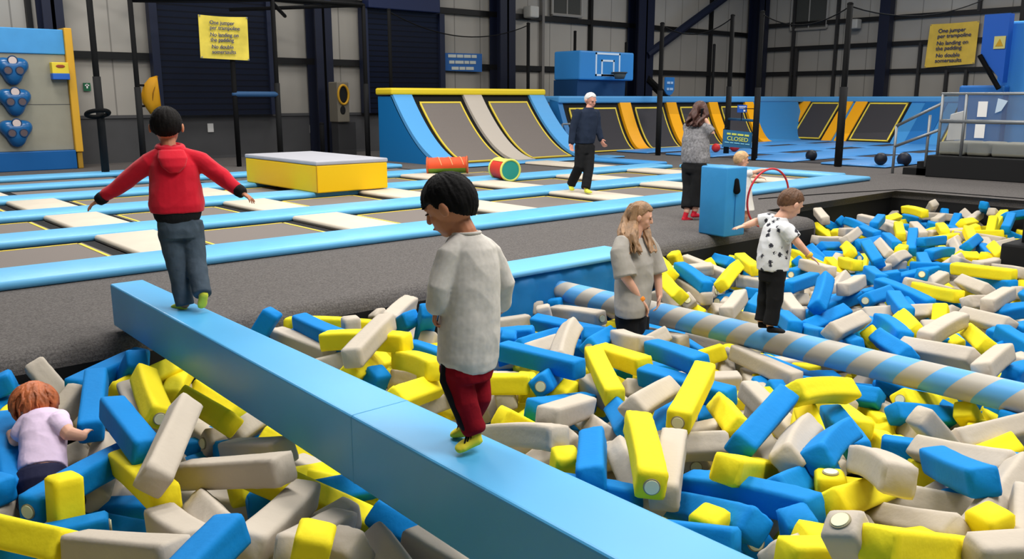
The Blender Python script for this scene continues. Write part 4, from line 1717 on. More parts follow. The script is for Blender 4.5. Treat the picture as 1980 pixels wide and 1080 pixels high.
simple('waistband', knit_black, F.t, f_, .0055, 2)
for a_, b_ in ((wL, eL), (wR, eR)):
    d = (b_ - a_).normalized()
    mb = MB()
    mb.tube([a_ - d * .022, a_ - d * .014, a_ + d * .012, a_ + d * .03], [.03, .036, .041, .04], 14)
    mb.build('cuff', knit_black, F.t, True)


def f_(mb):
    mb.loft([F.ring(346, 416, 0, .118, .095, yw), F.ring(347, 440, 0, .128, .103, yw), F.ring(348, 458, 0, .118, .1, yw)], 24, 2.3)
    for h_, k_, a_, s in ((hL, kL, aL, 1), (hR, kR, aR, -1)):
        mb.tube([h_ + UP * .02, h_ - UP * .06, k_, k_.lerp(a_, .5), a_ - (a_ - k_).normalized() * .0, a_ + (a_ - k_).normalized() * .012], [.075, .078, .064, .058, .056, .054], 18)


simple('jeans', jeans, F.t, f_, .006, 5, .005, 12)
mb = MB()
add_foot(mb, aL, J(358, 593, -.0), J(336, 590, .09), .034)
fuse(mb, 'sock', lime, F.t, .004, 3)
mb = MB()
add_foot(mb, aR, J(396, 566, -.10), J(389, 594, -.06), .036)
fuse(mb, 'sock', lime, F.t, .004, 3)

# ---------------------------------------------------------------- boy in the long grey top, nearer on the beam
F = Fig('black haired boy in long grey top and maroon trousers walking the blue beam', at_z(900, 868, .35), 3.26, .004)
J = F.J
yw = -38
hc, hh = J(868, 398, -.0), .225
sL, eL, wL = J(868, 494, -.065), J(848, 557, -.09), J(844, 594, -.07)
sR, eR, wR = J(950, 490, .065), J(976, 548, .09), J(968, 596, .16)
hL, kL, aL = J(884, 705, -.03), J(898, 778, -.03), J(918, 836, -.02)
hR, kR, aR = J(917, 705, .05), J(926, 770, .05), J(900, 822, .10)
mb = MB()
ax = add_head(mb, hc, hh, -74, 26)
mb.capsule([hc - UP * .03 + RT * .02, J(900, 452, 0)], [.048, .046], 14)
mb.loft([F.ring(900, 448, 0, .05, .045, yw), F.ring(905, 474, 0, .075, .055, yw), F.ring(910, 560, 0, .09, .07, yw), F.ring(906, 690, 0, .095, .08, yw)], 20)
mb.capsule([sL, eL, wL], [.036, .03, .021], 12)
mb.capsule([sR, eR, wR], [.036, .03, .021], 12)
for h_, k_, a_ in ((hL, kL, aL), (hR, kR, aR)):
    mb.capsule([h_, k_, a_], [.05, .038, .027], 12)
add_hand(mb, wL, J(838, 630, -.05), .105, RT, FH, .55, .05)
add_hand(mb, wR, J(955, 625, .2), .105, -RT, -FH, .5, .05)
fuse(mb, 'body', skin_t, F.t, .0035, 3)
add_face(F.t, hc, hh, -74, 26, hair_black, True)
hair_cap(F.t, hc, hh, -74, 26, hair_black, .06, .26, -.34, -1.0, .022, 12, seed=8, fringe=-.4)


def f_(mb):
    mb.loft([F.ring(908, 712, 0, .098, .085, yw), F.ring(905, 690, 0, .121, .098, yw), F.ring(908, 640, 0, .123, .1, yw), F.ring(910, 560, 0, .117, .095, yw), F.ring(910, 505, 0, .112, .09, yw), F.ring(907, 478, 0, .104, .082, yw), F.ring(904, 462, 0, .08, .068, yw), F.ring(902, 450, 0, .053, .05, yw)], 30, 2.2)
    mb.capsule([J(892, 466, -.03), J(868, 494, -.065), eL, eL.lerp(wL, .92)], [.036, .048, .044, .039], 16)
    mb.capsule([J(920, 464, .03), J(948, 490, .065), eR, eR.lerp(wR, .8)], [.036, .048, .044, .038], 16)


simple('long_top', marl, F.t, f_, .0045, 6, .0042, 10)
mb = MB()
f0, u0, r0 = yawdir(yw)
c = J(902, 450, 0)
mb.tube([c + r0 * math.cos(k * math.tau / 20) * .052 + f0 * math.sin(k * math.tau / 20) * .05 - UP * .004 * math.sin(k * math.tau / 20) for k in range(20)], .0065, 8, True)
mb.build('neck_band', marl, F.t, True)


def f_(mb):
    mb.loft([F.ring(902, 680, 0, .10, .085, yw), F.ring(902, 712, 0, .105, .09, yw), F.ring(905, 730, 0, .09, .08, yw)], 22, 2.3)
    mb.tube([hL + UP * .02, hL - UP * .04, kL, kL.lerp(aL, .6), aL - (aL - kL).normalized() * .015, aL], [.058, .062, .05, .045, .047, .04], 18)
    mb.tube([hR + UP * .02, hR - UP * .04, kR, kR.lerp(aR, .6), aR - (aR - kR).normalized() * .015, aR], [.058, .06, .048, .043, .045, .04], 18)


simple('trousers', maroon, F.t, f_, .0045, 5, .004, 14)
mb = MB()
o = (-RT * .8 - FH * .55).normalized()
mb.tube([hL + o * .052 + UP * .02, hL + o * .058 - UP * .05, kL + o * .046, kL.lerp(aL, .6) + o * .041, aL + o * .038 + UP * .02], [.016, .017, .015, .014, .013], 10)
mb.build('black_side_stripe', knit_black, F.t, True)
for a_, hl, to in ((aL, J(929, 846, -.02), J(881, 868, -.05)), (aR, J(906, 833, .10), J(873, 836, .13))):
    mb = MB()
    add_foot(mb, a_, hl, to, .033)
    s = fuse(mb, 'sock', sockyel, F.t, .0036, 3)
    mb = MB()
    d = (to - hl).normalized()
    for q in (.34, .46, .58):
        c = hl.lerp(to, q) + UP * .026
        mb.capsule([c - FH * .018 - RT * .004 - UP * .012, c + UP * .003, c + FH * .018 - UP * .012], .0038, 6)
    mb.build('black_motif', knit_black, F.t, True)

# ---------------------------------------------------------------- woman standing in the pit by the striped tube
F = Fig('long haired blond woman in loose grey tee standing in foam beside the striped tube', at_z(1225, 690, -1.3), 7.3, .008)
J = F.J
yw = 108
hc, hh = J(1239, 418, 0), .235
f0, u0, r0 = yawdir(yw)
sR, eR, wR = J(1197, 478, -.17), J(1209, 535, -.20), J(1239, 578, -.16)
sL, eL, wL = J(1257, 476, .14), J(1271, 525, .14), J(1275, 572, .1)
mb = MB()
add_head(mb, hc, hh, 98, 16, adult=True)
mb.capsule([hc - UP * .05 - RT * .01, J(1226, 458, 0)], [.052, .055], 14)
mb.loft([F.ring(1226, 458, 0, .065, .056, yw), F.ring(1226, 478, 0, .10, .07, yw), F.ring(1228, 505, 0, .15, .11, yw), F.ring(1227, 550, 0, .14, .115, yw), F.ring(1222, 600, 0, .17, .135, yw)], 22)
mb.capsule([sR, eR, wR], [.045, .042, .029], 14)
mb.capsule([sL, eL, wL], [.045, .04, .028], 14)
zb = J(1222, 600, 0)
for s, x in ((1, 1214), (-1, 1232)):
    h_ = J(x, 608, -.08 * s)
    k_ = J(x + 3, 700, -.08 * s)
    a_ = Vector((k_.x, k_.y, -1.27))
    mb.capsule([h_, k_, a_], [.095, .068, .05], 14)
    add_foot(mb, a_ + UP * .05, a_ - f0 * .04 + UP * .0, a_ + f0 * .18, .045)
add_hand(mb, wR, J(1258, 606, -.12), .18, -UP, FH, .3, .08)
add_hand(mb, wL, J(1272, 596, .07), .17, -RT, -FH, .3, .05)
fuse(mb, 'body', skin_l, F.t, .006, 3)
add_face(F.t, hc, hh, 98, 16, hair_blond, True)
hair_cap(F.t, hc, hh, 98, 16, hair_blond, .05, .5, -.2, -.95, .02, 8, True, seed=5)


def f_(mb):
    c = hc + UP * .03
    locks(mb, [c - f0 * .07 + UP * .06, c - f0 * .125 - UP * .06, J(1211, 448, -.10), J(1214, 487, -.15)], .017, .007, 1, 34, .05, 2)
    locks(mb, [c - f0 * .03 + r0 * .06 + UP * .06, c - f0 * .045 + r0 * .085 - UP * .08, J(1222, 452, -.16), J(1228, 488, -.20)], .015, .006, 1, 26, .04, 3)
    locks(mb, [c + f0 * .02 - r0 * .05 + UP * .06, c + f0 * .03 - r0 * .08 - UP * .10, J(1250, 450, .0), J(1260, 486, -.08)], .013, .005, 1, 20, .028, 4)


simple('long_hair', hair_blond, F.t, f_, .006, 1)


def f_(mb):
    mb.loft([F.ring(1221, 606, -.02, .205, .13, yw), F.ring(1222, 590, -.02, .21, .145, yw), F.ring(1226, 545, 0, .19, .16, yw), F.ring(1228, 505, 0, .19, .155, yw), F.ring(1226, 482, 0, .165, .12, yw), F.ring(1226, 468, 0, .11, .085, yw), F.ring(1227, 459, 0, .072, .066, yw)], 28, 2.2)
    dR = (eR - sR).normalized()
    mb.tube([J(1217, 462, -.05), J(1203, 469, -.14), sR + dR * .04, sR + dR * .14, eR - dR * .0], [.045, .072, .084, .09, .098], 20)
    dL = (eL - sL).normalized()
    mb.tube([J(1236, 463, .04), J(1253, 470, .12), sL + dL * .04, sL + dL * .14, sL + dL * .24], [.045, .066, .075, .082, .088], 20)


simple('loose_tee', tee_grey, F.t, f_, .007, 5, .007, 7)


def f_(mb):
    mb.loft([F.ring(1218, 596, 0, .165, .125, yw), F.ring(1220, 615, 0, .172, .135, yw), F.ring(1221, 640, 0, .15, .12, yw)], 22)
    for s, x in ((1, 1214), (-1, 1232)):
        h_ = J(x, 612, -.08 * s)
        k_ = J(x + 3, 700, -.08 * s)
        mb.tube([h_, k_, Vector((k_.x, k_.y, -1.2))], [.108, .082, .065], 16)


simple('leggings', pants_black, F.t, f_, .008, 3, .005, 8)
d = (wR - eR).normalized()
mb = MB()
mb.tube([wR - d * .018, wR - d * .012, wR + d * .012, wR + d * .018], [.033, .036, .036, .033], 16)
mb.build('orange_wristband', bandm, F.t, True)

# ---------------------------------------------------------------- boy in the patterned white tee on the tube
tee_pat = mat('tee_white_print', (226, 226, 228), .92, .35, 9, 0, 1, .1)
nt = tee_pat.node_tree
tc = nt.nodes['Texture Coordinate']
vr = nt.nodes.new('ShaderNodeTexVoronoi')
vr.inputs['Scale'].default_value = 17
nz = nt.nodes.new('ShaderNodeTexNoise')
nz.inputs['Scale'].default_value = 55
mxv = nt.nodes.new('ShaderNodeMix')
mxv.data_type = 'VECTOR'
mxv.inputs['Factor'].default_value = .035
nt.links.new(tc.outputs['Object'], mxv.inputs[4])
nt.links.new(nz.outputs['Color'], mxv.inputs[5])
nt.links.new(mxv.outputs[1], vr.inputs['Vector'])
lt = nt.nodes.new('ShaderNodeMath')
lt.operation = 'LESS_THAN'
lt.inputs[1].default_value = .30
nt.links.new(vr.outputs['Distance'], lt.inputs[0])
cx = nt.nodes.new('ShaderNodeMix')
cx.data_type = 'RGBA'
cx.inputs['A'].default_value = (lin(224), lin(224), lin(226), 1)
cx.inputs['B'].default_value = (lin(58), lin(58), lin(66), 1)
nt.links.new(lt.outputs[0], cx.inputs['Factor'])
nt.links.new(cx.outputs['Result'], nt.nodes['Principled BSDF'].inputs['Base Color'])

F = Fig('boy in white patterned tee and black trousers standing sideways on the striped tube', at_z(1490, 642, -.11), 6.64, .005)
J = F.J
yw = 72
f0, u0, r0 = yawdir(yw)
hc, hh = J(1529, 394, 0), .222
sR, eR, wR, tR = J(1522, 446, -.12), J(1545, 472, -.16), J(1565, 494, -.16), J(1588, 511, -.16)
sL, eL, wL, tL = J(1486, 424, .12), J(1460, 429, .16), J(1440, 436, .14), J(1417, 442, .12)
hR, kR, aR = J(1500, 522, -.05), J(1499, 575, -.05), J(1489, 628, -.05)
hL, kL, aL = J(1488, 520, .05), J(1481, 572, .05), J(1472, 620, .05)
mb = MB()
add_head(mb, hc, hh, 74, 30)
mb.capsule([hc - UP * .04 - RT * .02, J(1507, 424, 0)], [.045, .047], 14)
mb.loft([F.ring(1507, 422, 0, .055, .05, yw), F.ring(1504, 436, 0, .11, .07, yw), F.ring(1499, 470, 0, .105, .085, yw), F.ring(1494, 515, 0, .1, .085, yw)], 20)
mb.capsule([sR, eR, wR], [.037, .031, .022], 12)
mb.capsule([sL, eL, wL], [.037, .031, .022], 12)
for h_, k_, a_ in ((hR, kR, aR), (hL, kL, aL)):
    mb.capsule([h_, k_, a_], [.06, .044, .03], 12)
add_hand(mb, wR, tR, .115, -UP, FH, .15, .08)
add_hand(mb, wL, tL, .115, -UP, FH, .1, .08)
fuse(mb, 'body', skin_l, F.t, .0045, 3)
add_face(F.t, hc, hh, 74, 30, hair_brown, True)
hair_cap(F.t, hc, hh, 74, 30, hair_brown, .04, .40, -.2, -.9, .025, 10, seed=12, soft=.3)


def f_(mb):
    mb.loft([F.ring(1494, 520, 0, .118, .115, yw), F.ring(1495, 500, 0, .122, .122, yw), F.ring(1499, 465, 0, .118, .115, yw), F.ring(1503, 438, 0, .118, .09, yw), F.ring(1506, 425, 0, .07, .062, yw), F.ring(1507, 419, 0, .056, .054, yw)], 26, 2.2)
    d = (eR - sR).normalized()
    mb.tube([J(1512, 440, -.08), sR, sR + d * .085], [.055, .06, .058], 18)
    d = (eL - sL).normalized()
    mb.tube([J(1495, 428, .08), sL, sL + d * .075], [.055, .056, .054], 18)


simple('patterned_tee', tee_pat, F.t, f_, .0055, 4, .005, 11)


def f_(mb):
    mb.loft([F.ring(1494, 512, 0, .105, .098, yw), F.ring(1493, 528, 0, .11, .105, yw), F.ring(1492, 542, 0, .1, .1, yw)], 22)
    for h_, k_, a_ in ((hR, kR, aR), (hL, kL, aL)):
        mb.tube([h_ + UP * .02, h_ - UP * .05, k_, k_.lerp(a_, .6), a_], [.07, .072, .062, .057, .055], 16)


simple('trousers', pants_black, F.t, f_, .006, 4, .0055, 9)
for a_, hl, to in ((aR, J(1484, 637, -.05), J(1518, 640, -.12)), (aL, J(1467, 628, .05), J(1492, 630, -.0))):
    mb = MB()
    add_foot(mb, a_, hl, to, .033)
    fuse(mb, 'sock', knit_black, F.t, .0045, 3)
d = (wR - eR).normalized()
mb = MB()
mb.tube([wR - d * .016, wR - d * .01, wR + d * .008, wR + d * .012], [.026, .029, .028, .025], 14)
mb.build('yellow_wristband', mat('yellow_band', (238, 190, 60), .6), F.t, True)

# ---------------------------------------------------------------- white haired man on the trampolines
F = Fig('white haired man in navy jumper and black trousers walking over the trampolines', at_z(1122, 371, .09), 14.72, .011)
J = F.J
yw = 146
f0, u0, r0 = yawdir(yw)
hc, hh = J(1142, 194, 0), .25
sR, eR, wR, tR = J(1117, 219, -.12), J(1108, 249, -.12), J(1105, 277, -.16), J(1105, 291, -.18)
sL, eL, wL, tL = J(1152, 219, .1), J(1156, 247, .1), J(1162, 270, .04), J(1169, 284, .0)
hR, kR, aR = J(1124, 282, -.04), J(1120, 322, -.06), J(1105, 355, .16)
hL, kL, aL = J(1138, 282, .04), J(1138, 325, -.06), J(1133, 362, -.12)
mb = MB()
add_head(mb, hc, hh, 140, 20, adult=True)
mb.capsule([hc - UP * .06, J(1138, 214, 0)], [.06, .062], 14)
mb.loft([F.ring(1138, 213, 0, .07, .06, yw), F.ring(1135, 220, 0, .15, .085, yw), F.ring(1133, 245, 0, .17, .12, yw), F.ring(1130, 280, 0, .16, .12, yw)], 20)
mb.capsule([sR, eR, wR], [.055, .046, .032], 12)
mb.capsule([sL, eL, wL], [.055, .046, .032], 12)
for h_, k_, a_ in ((hR, kR, aR), (hL, kL, aL)):
    mb.capsule([h_, k_, a_], [.09, .062, .045], 12)
add_hand(mb, wR, tR, .185, f0, f0, .35, .05)
add_hand(mb, wL, tL, .185, -r0, f0, .35, .05)
fuse(mb, 'body', skin_a, F.t, .0065, 3)
add_face(F.t, hc, hh, 140, 20, hair_white, True)
hair_cap(F.t, hc, hh, 140, 20, hair_white, .035, .58, -.1, -.8, .018, 9, True, seed=20)


def f_(mb):
    mb.loft([F.ring(1130, 277, 0, .175, .14, yw), F.ring(1131, 266, 0, .185, .15, yw), F.ring(1134, 240, 0, .195, .15, yw), F.ring(1136, 222, 0, .2, .125, yw), F.ring(1137, 216, 0, .175, .115, yw), F.ring(1138, 212, 0, .11, .092, yw), F.ring(1139, 208, 0, .078, .075, yw)], 24, 2.2)
    mb.capsule([sR, eR, eR.lerp(wR, .92)], [.078, .065, .05], 14)
    mb.capsule([sL, eL, eL.lerp(wL, .92)], [.078, .065, .05], 14)


simple('jumper', jumper, F.t, f_, .011, 4, .009, 6)


def f_(mb):
    mb.loft([F.ring(1130, 273, 0, .165, .125, yw), F.ring(1130, 286, 0, .17, .135, yw), F.ring(1130, 296, 0, .15, .13, yw)], 20)
    for h_, k_, a_ in ((hR, kR, aR), (hL, kL, aL)):
        mb.tube([h_, k_, a_ + (a_ - k_).normalized() * .02], [.112, .088, .078], 16)


simple('trousers', pants_black, F.t, f_, .011, 3, .0055, 9)
for a_, hl, to in ((aR, J(1102, 358, .18), J(1107, 367, .08)), (aL, J(1132, 369, -.1), J(1142, 371, -.3))):
    mb = MB()
    add_foot(mb, a_, hl, to, .05)
    fuse(mb, 'sock', lime, F.t, .008, 3)

# ---------------------------------------------------------------- woman on the phone
F = Fig('brown haired woman in grey speckled top and red shoes holding a hand to her ear', at_z(1338, 425, 0), 11.98, .01)
J = F.J
yw = 42
f0, u0, r0 = yawdir(yw)
hc, hh = J(1354, 214, 0), .24
sR, eR, wR, tR = J(1364, 247, -.1), J(1377, 258, -.12), J(1365, 232, -.14), J(1359, 220, -.1)
sL, eL, wL, tL = J(1331, 247, .1), J(1338, 276, .22), J(1352, 280, .3), J(1360, 282, .33)
mb = MB()
add_head(mb, hc, hh, 55, 12, adult=True)
mb.capsule([hc - UP * .06, J(1348, 240, 0)], [.055, .057], 12)
mb.loft([F.ring(1348, 239, 0, .06, .055, yw), F.ring(1347, 248, 0, .14, .085, yw), F.ring(1345, 275, 0, .16, .13, yw), F.ring(1344, 315, 0, .17, .14, yw)], 20)
mb.capsule([sR, eR, wR], [.052, .045, .03], 12)
mb.capsule([sL, eL, wL], [.052, .045, .03], 12)
hR, kR, aR = J(1352, 318, -.06), J(1348, 362, -.06), J(1344, 405, -.04)
hL, kL, aL = J(1334, 318, .06), J(1334, 362, .04), J(1328, 408, .0)
for h_, k_, a_ in ((hR, kR, aR), (hL, kL, aL)):
    mb.capsule([h_, k_, a_], [.1, .065, .042], 12)
add_hand(mb, wR, tR, .17, -r0, f0, .4, .05)
add_hand(mb, wL, tL, .17, -f0, UP, .4, .05)
fuse(mb, 'body', skin_l, F.t, .0065, 3)
add_face(F.t, hc, hh, 55, 12, hair_bru, True)
hair_cap(F.t, hc, hh, 55, 12, hair_bru, .06, .5, -.2, -.95, .02, 8, True, seed=31)


def f_(mb):
    c = hc + UP * .02
    locks(mb, [c - f0 * .1 + UP * .04, c - f0 * .15 - UP * .08, J(1338, 240, -.06)], .022, .009, 1, 34, .065, 5)
    locks(mb, [c - f0 * .03 + r0 * .07 + UP * .04, c - f0 * .06 + r0 * .12 - UP * .08, J(1348, 243, -.12)], .02, .008, 1, 26, .05, 6)


simple('long_hair', hair_bru, F.t, f_, .008, 2)


def f_(mb):
    mb.loft([F.ring(1345, 314, 0, .19, .155, yw), F.ring(1345, 300, 0, .2, .17, yw), F.ring(1345, 270, 0, .185, .16, yw), F.ring(1347, 250, 0, .185, .125, yw), F.ring(1348, 241, 0, .09, .08, yw)], 24, 2.2)
    mb.tube([J(1358, 246, -.06), sR, eR, eR.lerp(wR, .15)], [.08, .085, .078, .06], 16)
    mb.capsule([sL, eL, eL.lerp(wL, .6)], [.08, .068, .06], 14)


simple('speckled_top', speckle, F.t, f_, .011, 4, .008, 7)


def f_(mb):
    mb.loft([F.ring(1344, 308, 0, .165, .14, yw), F.ring(1343, 325, 0, .175, .15, yw), F.ring(1343, 334, 0, .15, .14, yw)], 20)
    for h_, k_, a_ in ((hR, kR, aR), (hL, kL, aL)):
        mb.tube([h_, k_, k_.lerp(a_, .88)], [.122, .1, .088], 16)


simple('cropped_trousers', pants_black, F.t, f_, .011, 3, .007, 6)
for a_, hl, to in ((aR, J(1338, 416, -.04), J(1355, 416, .1)), (aL, J(1320, 424, .0), J(1340, 424, .1))):
    mb = MB()
    add_foot(mb, a_, hl, to, .05)
    fuse(mb, 'shoe', redshoe, F.t, .008, 3)
mb = MB()
q = J(1358, 219, -.13)
mb.box(q, (.02, .075, .14), Matrix((r0, f0, UP)).transposed(), .008)
tag(mb.build('mobile_phone', mat('phone_black', (16, 16, 18), .3)), 'dark phone held to the ear of the woman in the speckled top', 'phone')

# ---------------------------------------------------------------- little girl with the hoop, behind the pillar
F = Fig('little fair haired girl in white behind the blue pillar, reaching for a red hoop', at_z(1441, 447, 0), 11.1, .008)
J = F.J
yw = 80
f0, u0, r0 = yawdir(yw)
hc, hh = J(1434, 309, 0), .205
sR, eR, wR, tR = J(1442, 336, -.08), J(1458, 333, -.12), J(1473, 328, -.12), J(1490, 324, -.12)
sL, eL, wL, tL = J(1440, 338, .06), J(1456, 340, .1), J(1470, 342, .1), J(1484, 346, .1)
mb = MB()
add_head(mb, hc, hh, 82, 10)
mb.capsule([hc - UP * .04, J(1437, 332, 0)], [.04, .042], 12)
mb.loft([F.ring(1437, 330, 0, .05, .045, yw), F.ring(1438, 338, 0, .1, .065, yw), F.ring(1438, 360, 0, .095, .08, yw), F.ring(1438, 390, 0, .1, .085, yw)], 18)
mb.capsule([sR, eR, wR], [.034, .029, .02], 10)
mb.capsule([sL, eL, wL], [.034, .029, .02], 10)
for s in (-1, 1):
    h_ = J(1438, 390, -.05 * s)
    mb.capsule([h_, J(1440, 418, -.05 * s), Vector((h_.x, h_.y, .05))], [.055, .04, .028], 10)
    add_foot(mb, Vector((h_.x, h_.y, .06)), Vector((h_.x, h_.y, .03)) - f0 * .03, Vector((h_.x, h_.y, .03)) + f0 * .11, .03)
add_hand(mb, wR, tR, .105, -UP, FH, .3, .06)
add_hand(mb, wL, tL, .105, -UP, FH, .3, .06)
fuse(mb, 'body', skin_l, F.t, .005, 3)
add_face(F.t, hc, hh, 82, 10, hair_fair)
hair_cap(F.t, hc, hh, 82, 10, hair_fair, .06, .4, -.4, -.95, .025, 8, seed=41)


def f_(mb):
    mb.loft([F.ring(1438, 405, 0, .15, .13, yw), F.ring(1438, 380, 0, .12, .105, yw), F.ring(1438, 355, 0, .112, .09, yw), F.ring(1438, 338, 0, .11, .078, yw), F.ring(1437, 331, 0, .06, .055, yw)], 22)
    mb.capsule([J(1440, 337, -.07), sR, sR.lerp(eR, .55)], [.045, .045, .043], 14)
    mb.capsule([J(1439, 338, .06), sL, sL.lerp(eL, .55)], [.045, .045, .043], 14)


simple('white_dress', whitecloth, F.t, f_, .007, 3, .005, 10)
mb = MB()
hcn = at_w(1485, 383, 10.95)
u = (RT * .9 + FH * .45).normalized()
u2 = (UP * .98 - FH * .2).normalized()
mb.tube([hcn + u * math.cos(k * math.tau / 48) * .335 + u2 * math.sin(k * math.tau / 48) * .385 for k in range(48)], .013, 10, True)
tag(mb.build('hula_hoop', mat('hoop_red', (210, 54, 64), .4), None, True), 'thin red hula hoop held upright by the little girl behind the pillar', 'hoop')

# ---------------------------------------------------------------- red haired toddler crawling in the foam
hp = at_z(82, 930, -.22)
F = Fig('red haired toddler in lilac top crawling over foam blocks at the left edge', hp - UP * .2, (hp - EYEP).dot(FW), .005)
J = F.J
sh = J(85, 812, .20)
f0 = (sh - hp).normalized()
r0 = f0.cross(UP).normalized()
n0 = r0.cross(f0).normalized()      # out of the back
hc = J(66, 782, .30)
hh = .225
mb = MB()
add_head(mb, hc, hh, -18, 42)
mb.capsule([hc - UP * .03, sh + n0 * .0], [.042, .048], 12)
mb.loft([(hp - f0 * .08, r0 * .09, n0 * .08), (hp, r0 * .105, n0 * .092), (hp.lerp(sh, .4), r0 * .093, n0 * .082), (hp.lerp(sh, .8), r0 * .095, n0 * .076), (sh, r0 * .08, n0 * .06), (sh + f0 * .05, r0 * .05, n0 * .045)], 20)
sR, eR, wR, tR = J(113, 815, .14), J(133, 838, .10), J(158, 842, .14), J(172, 828, .2)
sL, eL, wL, tL = J(48, 826, .16), J(30, 850, .14), J(22, 838, .26), J(18, 826, .32)
mb.capsule([sR, eR, wR], [.042, .038, .028], 12)
mb.capsule([sL, eL, wL], [.04, .035, .026], 12)
add_hand(mb, wR, tR, .10, -UP, -RT, .3, .06)
add_hand(mb, wL, tL, .10, -UP, RT, .3, .06)
hipR, knR, ankR = hp + r0 * .06 - UP * .02, J(168, 948, -.02), J(120, 990, -.22)
hipL, knL, ankL = hp - r0 * .06 - UP * .02, J(52, 962, .0), J(70, 1000, -.22)
for h_, k_, a_ in ((hipR, knR, ankR), (hipL, knL, ankL)):
    mb.capsule([h_, k_, a_], [.07, .05, .034], 12)
    dd = (a_ - k_).normalized()
    add_foot(mb, a_, a_ + UP * .02, a_ + dd * .12, .03)
fuse(mb, 'body', skin_l, F.t, .0045, 3)
add_face(F.t, hc, hh, -18, 42, hair_red)
hair_cap(F.t, hc, hh, -18, 42, hair_red, .055, .4, -.5, -.97, .03, 7, seed=51)


def f_(mb):
    rnd = random.Random(4)
    fd, ud, rd = yawdir(-18, 42)
    for k in range(150):
        a = rnd.uniform(-2.3, 2.3)
        el = rnd.uniform(-.5, 1.2)
        d = (-fd * math.cos(a) * math.cos(el) + rd * math.sin(a) * math.cos(el) + ud * math.sin(el)).normalized()
        p = hc + ud * .012 - fd * .01 + d * hh * .45
        q = [p]
        ph = rnd.uniform(0, 6)
        sd = d.cross(UP).normalized()
        for i in range(1, 8):
            dn = (-UP - d * (-UP).dot(d)).normalized()
            p = p + dn * .016 + sd * .006 * math.sin(ph + i * 1.2)
            dd = (p - hc).normalized()
            p = hc + dd * max((p - hc).length, hh * .47)
            d = dd
            q.append(p)
        mb.capsule(q, [.009, .0095, .009, .009, .008, .007, .006, .004], 8)


simple('curls', hair_red, F.t, f_, .004, 1)


def f_(mb):
    mb.loft([(hp.lerp(sh, .16), r0 * .113, n0 * .1), (hp.lerp(sh, .35), r0 * .109, n0 * .097), (hp.lerp(sh, .7), r0 * .112, n0 * .094), (sh - f0 * .0, r0 * .105, n0 * .078), (sh + f0 * .045, r0 * .07, n0 * .055)], 26, 2.3)
    mb.capsule([sh + r0 * .075, sR, sR.lerp(eR, .45)], [.048, .052, .049], 16)
    mb.capsule([sh - r0 * .075, sL, sL.lerp(eL, .45)], [.048, .05, .048], 16)


simple('lilac_top', lilac, F.t, f_, .006, 5, .004, 12)


def f_(mb):
    mb.loft([(hp - f0 * .09, r0 * .09, n0 * .08), (hp - f0 * .03, r0 * .125, n0 * .11), (hp.lerp(sh, .1), r0 * .122, n0 * .102), (hp.lerp(sh, .15), r0 * .114, n0 * .096)], 24, 2.2)
    for h_, k_, a_ in ((hipR, knR, ankR), (hipL, knL, ankL)):
        mb.capsule([h_, k_, k_.lerp(a_, .85)], [.085, .064, .045], 16)


simple('navy_leggings', navy_cloth, F.t, f_, .006, 4)

# ================================================================ THE FOAM PIT
# balance beam, resting on the deck edge at its far end and running towards the camera over the pit
t = thing('balance_beam', 'long light blue padded balance beam running diagonally over the foam pit', 'balance beam', (1.885, 2.6, .04))
by0, by1, bz0, bz1 = -1.6, 6.44, .04, .35


def beam_c(y):
    return 1.89 + (y - 2.3) * .0134


def beam_h(y):
    return .152 - (y - 2.3) * .0085


def beam_rings(ys, grow=0.0):
    out = []
    for y in ys:
        c, h = beam_c(y), beam_h(y) + grow
        r = .014
        ring = []
        for sx, sz, a0 in ((1, 1, 0), (-1, 1, 90), (-1, -1, 180), (1, -1, 270)):
            for k in range(4):
                a = R(a0 + 30 * k)
                ring.append(Vector((c + sx * (h - r) + r * math.cos(a), y, (bz1 + grow - r if sz > 0 else bz0 - grow + r) + r * math.sin(a))))
        out.append(ring)
    return out


mb = MB()
mb.rings(beam_rings([by0, by0 + .02, 1.0, 3.0, 5.0, by1 - .1, by1 - .02, by1]))
mb.build('vinyl_cover', beamblue, t)
mb = MB()
for y in (3.02,):
    mb.rings(beam_rings([y - .003, y + .003], .0012))
mb.build('cover_seam', mat('seam_blue', (88, 168, 216), .5), t)
mb = MB()
mb.box2((1.74, -1.58, -1.35), (1.96, -1.2, bz0 + .01), .01)
mb.build('support_leg', black, t)

# striped tube
stripe = bands('tube_stripes', (176, 170, 160), (92, 164, 222), Vector((.0, 1, 0)), .345, .5, .45)
# the spiral: offset the stripe coordinate by the angle round the tube
nt = stripe.node_tree
tcn = nt.nodes['Texture Coordinate']
dot = [n for n in nt.nodes if n.type == 'VECT_MATH' and n.operation == 'DOT_PRODUCT'][0]
dot.inputs[1].default_value = (.3, 1.0, .75)
t = thing('balance_tube', 'round balance tube with spiral blue and grey stripes across the foam pit', 'balance tube', (5.86, 2.4, -.32))
tz, tr = -.212, .103
mb = MB()
mb.tube([(5.86, 5.98, tz)] + [(5.86, 5.9 - i * .5, tz) for i in range(15)], tr, 32)
mb.build('striped_cover', stripe, t, True)
mb = MB()
mb.tube([(5.86, 5.96, tz), (5.86, 6.3, tz)], tr * .75, 20)
mb.build('end_mount', padblue, t, True)
mb = MB()
mb.tube([(5.86, -1.1, tz), (5.86, -1.4, tz)], tr * .8, 20)
mb.tube([(5.86, -1.3, tz), (5.86, -1.3, -1.35)], .05, 12)
mb.build('end_stand', black, t, True)

